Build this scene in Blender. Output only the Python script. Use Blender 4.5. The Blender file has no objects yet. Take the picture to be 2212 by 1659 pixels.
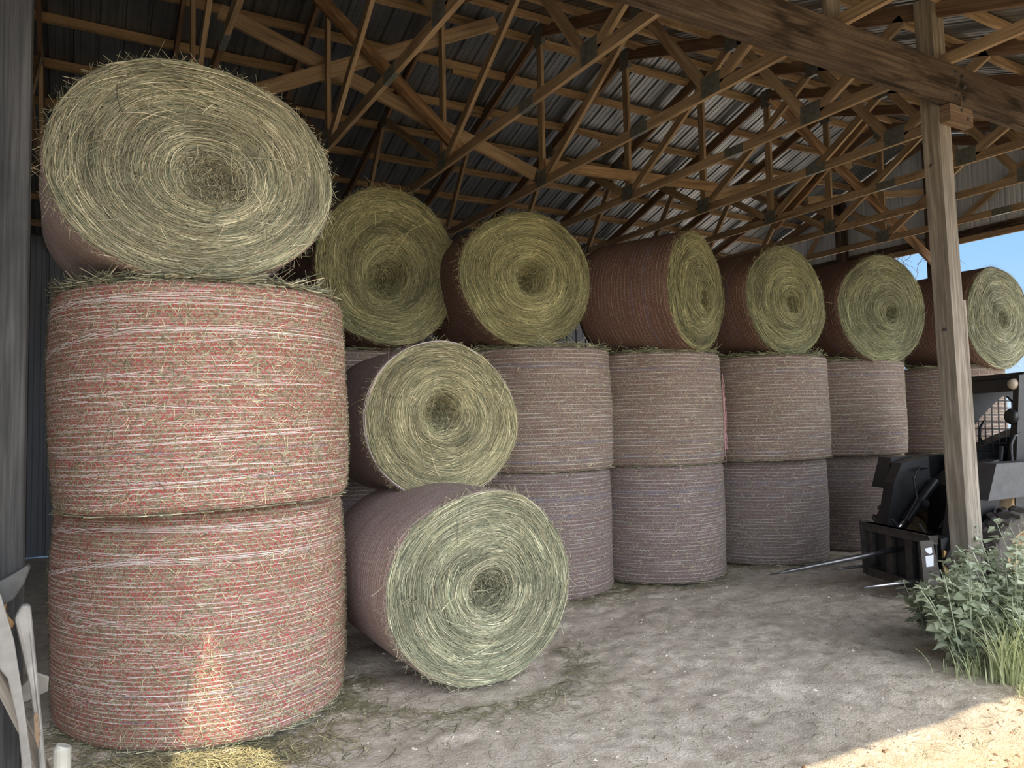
import bpy, bmesh, math, random
import numpy as np
from mathutils import Vector, Matrix

random.seed(7)
rng = np.random.default_rng(11)
SC = bpy.context.scene
COL = SC.collection
PI = math.pi
HC = 1.65                       # eye height

# ------------------------------------------------------------------ helpers
def link(o):
    COL.objects.link(o); return o

def tag(o, label=None, cat=None, group=None, kind=None):
    if label: o['label'] = label
    if cat: o['category'] = cat
    if group: o['group'] = group
    if kind: o['kind'] = kind
    return o

def empty(name, loc=(0, 0, 0), rz=0.0, label=None, cat=None, group=None):
    o = bpy.data.objects.new(name, None)
    o.location = loc; o.rotation_euler = (0, 0, rz); o.empty_display_size = .1
    return tag(link(o), label, cat, group)

class MB:
    """collects polygons with uv and colour, builds one mesh object"""
    def __init__(s):
        s.v = []; s.f = []; s.uv = []; s.n = 0; s.c = []
    def add(s, verts, faces, uvs=None, cols=None):
        verts = np.asarray(verts, float).reshape(-1, 3)
        s.v.append(verts)
        if cols is None: cols = np.ones((len(verts), 3))
        s.c.append(np.asarray(cols, float).reshape(-1, 3))
        if uvs is None: uvs = verts[:, :2]
        s.uv.append(np.asarray(uvs, float).reshape(-1, 2))
        if isinstance(faces, np.ndarray):
            s.f.extend((faces + s.n).tolist())
        else:
            s.f.extend([[i + s.n for i in f] for f in faces])
        s.n += len(verts)
        return s
    # oriented bar between two points; w across (ref side), h along the up-like axis
    def bar(s, a, b, w, h, up=(0, 0, 1), ext=0.0):
        a = np.array(a, float); b = np.array(b, float)
        d = b - a; L = np.linalg.norm(d); d = d / L
        a = a - d * ext; b = b + d * ext; L += 2 * ext
        up = np.array(up, float); sx = np.cross(d, up)
        if np.linalg.norm(sx) < 1e-5: sx = np.cross(d, np.array([1., 0, 0]))
        sx /= np.linalg.norm(sx); uz = np.cross(sx, d)
        o = random.random() * 9
        for (n, t, W, T) in ((sx, uz, w, h), (-sx, uz, w, h), (uz, sx, h, w), (-uz, sx, h, w)):
            c = n * W / 2
            q = [a + c - t * T / 2, b + c - t * T / 2, b + c + t * T / 2, a + c + t * T / 2]
            fl = np.dot(np.cross(q[1] - q[0], q[2] - q[0]), n) < 0
            uv = [(o, 0), (o + L, 0), (o + L, T), (o, T)]
            idx = [3, 2, 1, 0] if fl else [0, 1, 2, 3]
            s.add([q[i] for i in idx], [[0, 1, 2, 3]], [uv[i] for i in idx])
            o += .37
        for p, n in ((a, -d), (b, d)):
            q = [p - sx * w / 2 - uz * h / 2, p + sx * w / 2 - uz * h / 2, p + sx * w / 2 + uz * h / 2, p - sx * w / 2 + uz * h / 2]
            if np.dot(np.cross(q[1] - q[0], q[2] - q[0]), n) < 0: q = q[::-1]
            s.add(q, [[0, 1, 2, 3]], [(o, 0), (o + .02, 0), (o + .02, h), (o, h)])
        return s
    def box(s, lo, hi):
        lo = np.array(lo, float); hi = np.array(hi, float); c = (lo + hi) / 2
        L = hi - lo; k = int(np.argmax(L)); e = np.zeros(3); e[k] = L[k] / 2
        if k == 2: return s.bar(c - e, c + e, L[1], L[0], up=(1, 0, 0))
        if k == 0: return s.bar(c - e, c + e, L[1], L[2])
        return s.bar(c - e, c + e, L[0], L[2])
    def tube(s, pts, r, n=8, cap=True):
        pts = np.asarray(pts, float); m = len(pts)
        rr = np.full(m, r) if np.isscalar(r) else np.asarray(r, float)
        T = np.gradient(pts, axis=0); T /= np.linalg.norm(T, axis=1)[:, None] + 1e-9
        ref = np.array([0.13, 0.27, 1.0])
        if abs(np.dot(T[0], ref / np.linalg.norm(ref))) > .95: ref = np.array([1., .2, 0])
        V = []; UV = []; L = 0
        for k in range(m):
            if k: L += np.linalg.norm(pts[k] - pts[k - 1])
            x = np.cross(T[k], ref); x /= np.linalg.norm(x); y = np.cross(x, T[k])
            for j in range(n):
                a = 2 * PI * j / n
                V.append(pts[k] + rr[k] * (x * math.cos(a) + y * math.sin(a))); UV.append((L, j / n * .1))
        F = []
        for k in range(m - 1):
            for j in range(n):
                j2 = (j + 1) % n
                F.append([k * n + j, k * n + j2, (k + 1) * n + j2, (k + 1) * n + j])
        if cap:
            F.append(list(range(n - 1, -1, -1))); F.append([(m - 1) * n + j for j in range(n)])
        s.add(V, F, UV); return s
    def prism(s, poly, axis, lo, hi):
        """poly: 2-d outline; axis 0/1/2 = extrusion axis"""
        P = np.array(poly, float); n = len(P)
        area = sum(P[i][0] * P[(i + 1) % n][1] - P[(i + 1) % n][0] * P[i][1] for i in range(n))
        if area < 0: P = P[::-1]
        def mk(t):
            o = np.zeros((n, 3)); ax = [i for i in range(3) if i != axis]
            o[:, ax[0]] = P[:, 0]; o[:, ax[1]] = P[:, 1]; o[:, axis] = t; return o
        A = mk(lo); B = mk(hi)
        flip = axis == 1
        fa = list(range(n)); fb = [n + i for i in range(n)]
        F = [fa[::-1], fb] + [[i, (i + 1) % n, n + (i + 1) % n, n + i] for i in range(n)]
        if flip: F = [f[::-1] for f in F]
        s.add(np.vstack([A, B]), F, np.vstack([P, P + .31])); return s
    def lathe(s, prof, n=32, center=(0, 0, 0), axis=1):
        """prof: (r, t) pairs, revolved about an axis"""
        V = []; UV = []
        for (r, t) in prof:
            for j in range(n):
                a = 2 * PI * j / n
                if axis == 1: p = (r * math.cos(a), t, r * math.sin(a))
                elif axis == 2: p = (r * math.cos(a), r * math.sin(a), t)
                else: p = (t, r * math.cos(a), r * math.sin(a))
                V.append((p[0] + center[0], p[1] + center[1], p[2] + center[2])); UV.append((a, t))
        F = []
        for k in range(len(prof) - 1):
            for j in range(n):
                j2 = (j + 1) % n
                q = [k * n + j, k * n + j2, (k + 1) * n + j2, (k + 1) * n + j]
                F.append(q)
        s.add(V, F, UV); return s
    def build(s, name, mat, parent=None, smooth=False, col=False, fix=False):
        me = bpy.data.meshes.new(name)
        V = np.vstack(s.v); me.from_pydata(V.tolist(), [], s.f)
        li = np.empty(len(me.loops), dtype=np.int32); me.loops.foreach_get('vertex_index', li)
        uvl = me.uv_layers.new(name='UVMap'); UV = np.vstack(s.uv)
        uvl.data.foreach_set('uv', UV[li].astype(np.float32).ravel())
        if col:
            at = me.color_attributes.new('Col', 'FLOAT_COLOR', 'POINT')
            c = np.ones((len(V), 4), np.float32); c[:, :3] = np.vstack(s.c)
            at.data.foreach_set('color', c.ravel())
        if fix:
            bm = bmesh.new(); bm.from_mesh(me); bmesh.ops.recalc_face_normals(bm, faces=bm.faces[:]); bm.to_mesh(me); bm.free()
        if smooth: me.polygons.foreach_set('use_smooth', np.ones(len(me.polygons), bool))
        me.update()
        o = bpy.data.objects.new(name, me)
        if mat is not None:
            for m in (mat if isinstance(mat, (list, tuple)) else [mat]): me.materials.append(m)
        if parent is not None: o.parent = parent
        return link(o)

# ------------------------------------------------------------------ materials
class NT:
    def __init__(s, name, rough=.8, metal=0.0, spec=.3):
        s.m = bpy.data.materials.new(name); s.m.use_nodes = True
        s.t = s.m.node_tree; s.b = s.t.nodes['Principled BSDF']
        s.b.inputs['Roughness'].default_value = rough; s.b.inputs['Metallic'].default_value = metal
        s.b.inputs['Specular IOR Level'].default_value = spec
    def n(s, typ, **kw):
        nd = s.t.nodes.new(typ)
        for k, v in kw.items():
            if k.startswith('i_'):
                key = k[2:]; key = int(key) if key.isdigit() else key.replace('_', ' ')
                s.set(nd.inputs[key], v)
            else: setattr(nd, k, v)
        return nd
    def set(s, inp, v):
        if isinstance(v, bpy.types.NodeSocket): s.t.links.new(v, inp)
        else: inp.default_value = v
    def math(s, op, a, b=0.0, c=0.0, clamp=False):
        nd = s.t.nodes.new('ShaderNodeMath'); nd.operation = op; nd.use_clamp = clamp
        s.set(nd.inputs[0], a); s.set(nd.inputs[1], b)
        if op in ('MULTIPLY_ADD', 'SMOOTH_MIN', 'WRAP', 'COMPARE'): s.set(nd.inputs[2], c)
        return nd.outputs[0]
    def noise(s, vec, scale, detail=3, rough=.55, dist=0.0):
        nd = s.n('ShaderNodeTexNoise'); nd.inputs['Scale'].default_value = scale
        nd.inputs['Detail'].default_value = detail; nd.inputs['Roughness'].default_value = rough
        nd.inputs['Distortion'].default_value = dist
        if vec is not None: s.t.links.new(vec, nd.inputs['Vector'])
        return nd.outputs['Fac']
    def ramp(s, fac, stops):
        nd = s.n('ShaderNodeValToRGB'); e = nd.color_ramp.elements
        while len(e) < len(stops): e.new(.5)
        for el, (p, c) in zip(e, stops):
            el.position = p; el.color = (*c, 1) if len(c) == 3 else c
        s.t.links.new(fac, nd.inputs[0]); return nd.outputs[0]
    def mix(s, fac, a, b, mode='MIX'):
        nd = s.n('ShaderNodeMix', data_type='RGBA', blend_type=mode)
        s.set(nd.inputs[0], fac)
        for k, v in ((6, a), (7, b)):
            if isinstance(v, tuple) and len(v) == 3: v = (*v, 1)
            s.set(nd.inputs[k], v)
        return nd.outputs[2]
    def step(s, x, lo, hi):
        nd = s.n('ShaderNodeMapRange', interpolation_type='SMOOTHSTEP')
        s.set(nd.inputs[0], x); nd.inputs[1].default_value = lo; nd.inputs[2].default_value = hi
        return nd.outputs[0]
    def uv(s): return s.n('ShaderNodeUVMap').outputs[0]
    def obj(s): return s.n('ShaderNodeTexCoord').outputs['Object']
    def geo(s): return s.n('ShaderNodeNewGeometry').outputs['Position']
    def rnd(s): return s.n('ShaderNodeObjectInfo').outputs['Random']
    def mapv(s, vec, scale=(1, 1, 1), loc=(0, 0, 0), rot=(0, 0, 0)):
        nd = s.n('ShaderNodeMapping'); s.t.links.new(vec, nd.inputs[0])
        nd.inputs['Scale'].default_value = scale; nd.inputs['Location'].default_value = loc; nd.inputs['Rotation'].default_value = rot
        return nd.outputs[0]
    def sep(s, vec):
        nd = s.n('ShaderNodeSeparateXYZ'); s.t.links.new(vec, nd.inputs[0]); return nd.outputs
    def comb(s, x, y, z=0.0):
        nd = s.n('ShaderNodeCombineXYZ'); s.set(nd.inputs[0], x); s.set(nd.inputs[1], y); s.set(nd.inputs[2], z); return nd.outputs[0]
    def color(s, c): s.set(s.b.inputs['Base Color'], (*c, 1) if isinstance(c, tuple) else c)
    def bump(s, h, strength=.4, dist=.01):
        nd = s.n('ShaderNodeBump'); nd.inputs['Strength'].default_value = strength; nd.inputs['Distance'].default_value = dist
        s.t.links.new(h, nd.inputs['Height']); s.t.links.new(nd.outputs[0], s.b.inputs['Normal'])

def mat_wood(name, dark, mid, light, stain=0.0, rough=.85, vary=.35):
    k = NT(name, rough, 0, .1)
    uv = k.uv(); r = k.rnd()
    off = k.n('ShaderNodeVectorMath', operation='ADD'); k.t.links.new(uv, off.inputs[0])
    k.t.links.new(k.comb(k.math('MULTIPLY', r, 17.0), k.math('MULTIPLY', r, 5.0)), off.inputs[1]); uv = off.outputs[0]
    g = k.noise(k.mapv(uv, (1.6, 55, 1)), 1.0, 6, .65, .4)
    g2 = k.noise(k.mapv(uv, (1.1, 7, 1)), 1.0, 3, .5, 1.2)
    f = k.math('ADD', k.math('MULTIPLY', g, .7), k.math('MULTIPLY', g2, .5))
    c = k.ramp(f, [(.38, dark), (.58, mid), (.78, light)])
    if stain:
        st = k.step(k.noise(k.mapv(uv, (1.3, 5, 1)), 1.0, 4, .6, .6), .45, .65)
        c = k.mix(k.math('MULTIPLY', st, stain), c, tuple(x * .35 for x in dark))
    kn = k.step(k.noise(k.mapv(uv, (7, 14, 1)), 1.0, 1), .22, .16)
    c = k.mix(k.math('MULTIPLY', kn, .0), c, dark)
    c = k.mix(k.math('MULTIPLY', r, vary), c, k.mix(.5, c, dark))
    k.color(c); k.bump(g, .35, .006)
    return k.m

WOOD = mat_wood('truss wood', (.14, .10, .066), (.285, .212, .142), (.45, .345, .235))
WOOD_RED = mat_wood('brown top chord wood', (.075, .048, .034), (.15, .098, .068), (.25, .17, .12))
WOOD_PURLIN = mat_wood('rough purlin wood', (.15, .10, .06), (.33, .23, .14), (.50, .37, .235), stain=.35)
WOOD_RUST = mat_wood('stained brace wood', (.085, .05, .03), (.20, .125, .075), (.42, .29, .18), stain=.7)
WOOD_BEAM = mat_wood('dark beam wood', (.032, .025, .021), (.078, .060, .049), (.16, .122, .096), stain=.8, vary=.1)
WOOD_POST = mat_wood('grey weathered post wood', (.085, .074, .06), (.20, .178, .148), (.36, .325, .275), stain=.1, vary=.1)
WOOD_POST_SHADE = mat_wood('shade-darkened post wood', (.018, .018, .018), (.036, .036, .036), (.07, .068, .066), vary=.1)  # left post only: shade put into the wood colour
WOOD_OLD = mat_wood('old grey board', (.10, .085, .065), (.22, .195, .16), (.36, .33, .28))

def mat_plain(name, c, rough=.6, metal=0.0, spec=.4, var=.25, sc=12):
    k = NT(name, rough, metal, spec)
    f = k.noise(k.obj(), sc, 5, .6)
    k.color(k.ramp(f, [(.3, tuple(x * (1 - var) for x in c)), (.7, tuple(min(1, x * (1 + var)) for x in c))]))
    return k.m

PLATE = mat_plain('truss plate steel', (.20, .22, .22), .5, .6, var=.3, sc=25)
BLACK = mat_plain('black machine paint', (.018, .019, .021), .42, 0, .5, var=.35)
GREYP = mat_plain('grey machine paint', (.07, .074, .082), .45, 0, .5)
YEL = mat_plain('yellow machine paint', (.46, .30, .12), .45, 0, .5, var=.2)
RUBBER = mat_plain('dusty tyre rubber', (.10, .09, .08), .9, var=.4)
CHROME = mat_plain('bright steel', (.75, .76, .78), .2, 1.0, var=.05)
STEEL = mat_plain('worn steel tine', (.16, .16, .17), .35, .8, var=.4)
FRAMEP = mat_plain('dark dusty steel frame', (.085, .075, .07), .6, .2, var=.35)
STICK = mat_plain('white sticker', (.80, .84, .92), .5, var=.05)
LENS = mat_plain('lamp glass', (.62, .55, .45), .15, var=.1)
PLASTIC = mat_plain('dusty grey plastic', (.20, .19, .175), .6, var=.3, sc=9)
DARKPL = mat_plain('dark grey plastic', (.05, .05, .048), .6, var=.4, sc=9)
PVC = mat_plain('pale pvc', (.36, .35, .31), .5, var=.15)
TWINE = mat_plain('white net twine', (.84, .76, .74), .6, var=.08)
TWINE_R = mat_plain('pink net twine', (.72, .40, .42), .6, var=.1)
TRUNK = mat_plain('bark', (.12, .09, .06), .9)

def mat_leaf(name, a, b):
    k = NT(name, .55, 0, .35)
    r = k.n('ShaderNodeAttribute', attribute_name='Col').outputs['Fac']
    c = k.mix(r, a, b); k.color(c)
    tr = k.n('ShaderNodeBsdfTranslucent'); k.t.links.new(c, tr.inputs[0])
    mx = k.n('ShaderNodeMixShader'); mx.inputs[0].default_value = .3
    k.t.links.new(k.b.outputs[0], mx.inputs[1]); k.t.links.new(tr.outputs[0], mx.inputs[2])
    k.t.links.new(mx.outputs[0], k.t.nodes['Material Output'].inputs[0])
    return k.m
LEAF = mat_leaf('weed leaf', (.36, .41, .27), (.58, .63, .47))
GRASS = mat_leaf('grass blade', (.38, .44, .22), (.68, .70, .44))
TREE = mat_leaf('tree foliage', (.10, .22, .04), (.30, .45, .12))

# hay strands (per-strand colour in Col)
k = NT('hay strands', .65, 0, .3)
k.color(k.n('ShaderNodeAttribute', attribute_name='Col').outputs['Color'])
HAY = k.m
# hay bed under the strands
def mat_haybed(name, mul):
    k = NT(name, .95, 0, .1)
    uv = k.uv()      # uv = (arc, radius)
    a = k.noise(k.mapv(uv, (7, 95, 1)), 1.0, 5, .7, .3)
    b = k.noise(k.mapv(uv, (2.5, 11, 1)), 1.0, 3, .6, .5)
    f = k.math('ADD', k.math('MULTIPLY', a, .75), k.math('MULTIPLY', b, .35))
    c = k.ramp(f, [(.36, tuple(x * mul for x in (.05, .05, .03))), (.55, tuple(x * mul for x in (.20, .19, .115))), (.76, tuple(x * mul for x in (.44, .41, .27)))])
    k.color(c); k.bump(a, .8, .012)
    return k.m
HAYBED = mat_haybed('packed hay end', 1.0)

def mat_net(name, hay, hay2, red, white, wa, ra, sp=.024, zp=.042, blue=(), lw=.13, tone=1.0):
    """net wrap: straight thin knit lines around the bale, zig-zag between, hay showing through. uv = metres (around, along axis)"""
    k = NT(name, .8, 0, .25)
    uv = k.uv(); r = k.rnd()
    off = k.n('ShaderNodeVectorMath', operation='ADD'); k.t.links.new(uv, off.inputs[0])
    k.t.links.new(k.comb(k.math('MULTIPLY', r, 31.0), 0.0), off.inputs[1]); uvr = off.outputs[0]
    x, y, _ = k.sep(uvr)
    slow = k.noise(k.mapv(uvr, (.9, 2.2, 1)), 1.0, 2, .5)
    sl2 = k.noise(k.mapv(uvr, (3.5, 9, 1)), 1.0, 2, .5)
    # hay showing through
    n1 = k.noise(k.mapv(uvr, (60, 110, 1), rot=(0, 0, .5)), 1.0, 4, .65, .6)
    n2 = k.noise(k.mapv(uvr, (120, 45, 1), rot=(0, 0, -.6)), 1.0, 4, .65, .6)
    big = k.noise(k.mapv(uvr, (2.2, 3.0, 1)), 1.0, 3, .55)
    hf = k.math('ADD', k.math('MULTIPLY', n1, .55), k.math('MULTIPLY', n2, .5))
    c = k.ramp(hf, [(.38, tuple(v * .28 for v in hay)), (.52, hay), (.68, hay2)])
    c = k.mix(k.math('MULTIPLY', k.step(big, .35, .7), .4), c, tuple(v * .72 for v in hay))
    def layer(c, sp, zp, ph, dist, wa, ra, white, red, lw):
        yd = k.math('ADD', k.math('ADD', y, ph), k.math('ADD', k.math('MULTIPLY', slow, dist * .6), k.math('MULTIPLY', sl2, dist * .22)))
        q = k.math('DIVIDE', yd, sp); fr = k.math('FRACT', q); row = k.math('FLOOR', q)
        wn = k.n('ShaderNodeTexWhiteNoise', noise_dimensions='1D'); k.t.links.new(row, wn.inputs['W']); rv = wn.outputs['Value']
        tri = k.math('ABSOLUTE', k.math('SUBTRACT', k.math('FRACT', k.math('ADD', k.math('DIVIDE', x, zp), k.math('MULTIPLY', rv, 7.0))), .5))
        tri = k.math('MULTIPLY', tri, 2.0)
        dz = k.math('ABSOLUTE', k.math('SUBTRACT', fr, tri))
        mz = k.step(dz, .20, .08)
        nz = k.noise(k.mapv(uvr, (9, 20, 1), loc=(ph * 7, 3, 0)), 1.0, 3, .6)
        c = k.mix(k.math('MULTIPLY', k.math('MULTIPLY', mz, ra), k.step(nz, .36, .6)), c, red)
        dl = k.math('ABSOLUTE', k.math('SUBTRACT', fr, .5))
        ml = k.step(dl, .5 - lw, .5 - lw * .45)
        nl = k.noise(k.mapv(uvr, (3.0, 42, 1), loc=(1, ph * 9, 0)), 1.0, 3, .6)
        amp = k.math('MULTIPLY', k.step(nl, .34, .62), k.math('ADD', .45, k.math('MULTIPLY', rv, .65)))
        c = k.mix(k.math('MULTIPLY', k.math('MULTIPLY', ml, wa), amp, clamp=True), c, white)
        return c
    c = layer(c, sp * 1.31, zp * 1.15, .31, .05, wa * .22, ra, white, red, lw * .8)
    c = layer(c, sp * 1.12, zp * .9, .77, .03, wa * .55, ra * .9, tuple(v * .8 for v in white), red, lw)
    c = layer(c, sp, zp, .0, .022, wa, ra * .7, white, red, lw)
    _, y0, _ = k.sep(uv)
    for yb, wd in blue:
        d = k.math('ABSOLUTE', k.math('SUBTRACT', k.math('ADD', y0, k.math('MULTIPLY', k.math('SUBTRACT', slow, .5), .06)), yb))
        nb = k.noise(k.mapv(uvr, (4, 60, 1)), 1.0, 3)
        c = k.mix(k.math('MULTIPLY', k.step(d, wd, wd * .3), k.math('MULTIPLY', k.step(nb, .42, .62), .42)), c, (.12, .14, .24))
    if tone != 1.0: c = k.mix(1.0, c, (tone, tone, tone), 'MULTIPLY')
    k.color(c); k.bump(hf, .6, .008)
    return k.m

NET_NEAR = mat_net('red and white net wrap', (.235, .18, .12), (.52, .455, .325), (.38, .055, .06), (.76, .69, .66), .9, 1.0, blue=((.16, .012), (.30, .01)))
NET_ROW = mat_net('faded net wrap', (.20, .165, .13), (.44, .39, .31), (.21, .09, .085), (.70, .65, .59), .85, .75, sp=.038, zp=.03, blue=((.10, .03), (.27, .02), (1.02, .03)), lw=.09)
NET_ROW_D = mat_net('dusty purple net wrap', (.175, .15, .132), (.38, .345, .305), (.18, .085, .085), (.62, .57, .55), .8, .75, sp=.036, zp=.03, blue=((.95, .04), (.8, .02)), lw=.09)
NET_TOP = mat_net('maroon net wrap', (.15, .095, .068), (.34, .25, .175), (.165, .06, .052), (.62, .49, .41), .6, .8, sp=.04, zp=.034, lw=.075, blue=((.25, .03), (.4, .02)))
NET_ROLL = mat_net('pale tangled net wrap', (.38, .30, .265), (.70, .62, .56), (.36, .18, .18), (.82, .77, .77), .85, .65, sp=.034, zp=.03)

# metal sheets
def mat_sheet(name, c1, c2, rough, metal, streak):
    k = NT(name, rough, metal, .5)
    uv = k.uv()
    f = k.noise(k.mapv(uv, (9, .5, 1)), 1.0, 4, .6)
    g = k.noise(k.mapv(uv, (2, 2, 1)), 1.0, 3, .6)
    c = k.ramp(k.math('ADD', k.math('MULTIPLY', f, .7), k.math('MULTIPLY', g, .3)), [(.3, c1), (.7, c2)])
    k.color(c)
    k.set(k.b.inputs['Roughness'], k.math('ADD', rough - .08, k.math('MULTIPLY', g, .2)))
    return k.m
ROOF = mat_sheet('galvanised roof sheet', (.12, .135, .15), (.32, .335, .35), .36, .8, .5)
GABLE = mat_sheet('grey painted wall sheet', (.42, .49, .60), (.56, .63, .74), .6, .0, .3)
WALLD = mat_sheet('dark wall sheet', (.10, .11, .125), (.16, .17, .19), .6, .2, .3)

# dirt floor: grey-brown dust and chaff inside, orange sand outside
k = NT('dirt and sand', .95, 0, .15)
pos = k.geo(); px_, py_, pz_ = k.sep(pos)
n1 = k.noise(pos, 1.1, 5, .6); n2 = k.noise(pos, 9, 5, .65); n3 = k.noise(pos, 55, 4, .7); n4 = k.noise(pos, 210, 3, .7)
sand = k.ramp(n2, [(.3, (.44, .33, .19)), (.5, (.53, .405, .245)), (.75, (.64, .515, .34))])
dust = k.ramp(n2, [(.3, (.47, .40, .325)), (.55, (.65, .57, .475)), (.8, (.79, .71, .61))])
dust = k.mix(k.math('MULTIPLY', k.step(n1, .45, .65), .35), dust, (.31, .255, .20))
ins = k.step(k.math('ADD', py_, k.math('MULTIPLY', n1, 1.6)), 2.2, 4.0)
c = k.mix(ins, sand, dust)
c = k.mix(k.math('MULTIPLY', k.step(n3, .62, .75), .35), c, (.70, .60, .48))
c = k.mix(k.math('MULTIPLY', k.step(n3, .36, .26), .35), c, (.16, .12, .09))
c = k.mix(k.math('MULTIPLY', k.step(n4, .58, .7), .5), c, (.78, .71, .60))
c = k.mix(k.math('MULTIPLY', k.step(n4, .42, .30), .5), c, (.20, .155, .115))
k.color(c)
k.bump(k.math('ADD', k.math('ADD', k.math('MULTIPLY', n2, .6), k.math('MULTIPLY', n3, .45)), k.math('MULTIPLY', n4, .12)), 0.9, .035)
DIRT = k.m

# ------------------------------------------------------------------ hay
STRAW = np.array([(.45, .415, .275), (.37, .355, .235), (.28, .285, .185), (.195, .21, .14), (.66, .61, .43), (.32, .285, .18), (.105, .115, .078), (.215, .175, .115)])
def straw_cols(n, tint, g):
    w = np.array([.15, .17, .17, .15, .09, .10, .11, .06])
    c = STRAW[g.choice(len(STRAW), n, p=w)] * g.uniform(.8, 1.12, (n, 1))
    return np.clip(c * np.array(tint), 0, 1)

def ribbons(mb, P, W, cols):
    """P (n,k,3) centre lines, W (n,k,3) half-width vectors"""
    n, kk, _ = P.shape
    V = np.empty((n, kk, 2, 3)); V[:, :, 0] = P - W; V[:, :, 1] = P + W
    base = (np.arange(n) * kk * 2)[:, None]
    F = []
    for j in range(kk - 1):
        F.append(base + np.array([2 * j, 2 * j + 1, 2 * j + 3, 2 * j + 2]))
    F = np.stack(F, 1).reshape(-1, 4)
    C = np.repeat(cols, kk * 2, axis=0)
    mb.add(V.reshape(-1, 3), F, np.zeros((n * kk * 2, 2)), C)

def vnoise(X, Y, sc, seed):
    g = np.random.default_rng(seed); T = g.normal(0, 1, (64, 64))
    x = X * sc; y = Y * sc; xi = np.floor(x).astype(int); yi = np.floor(y).astype(int); fx = x - xi; fy = y - yi
    fx = fx * fx * (3 - 2 * fx); fy = fy * fy * (3 - 2 * fy)
    a = T[xi % 64, yi % 64]; b = T[(xi + 1) % 64, yi % 64]; c = T[xi % 64, (yi + 1) % 64]; d = T[(xi + 1) % 64, (yi + 1) % 64]
    return (a * (1 - fx) + b * fx) * (1 - fy) + (c * (1 - fx) + d * fx) * fy

def outline(seed):
    g = np.random.default_rng(seed); p = g.uniform(0, 6.28, 4); a = np.array([.012, .012, .008, .006])
    return lambda t: 1 + sum(a[i] * np.sin((i + 2) * t + p[i]) for i in range(4))

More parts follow.
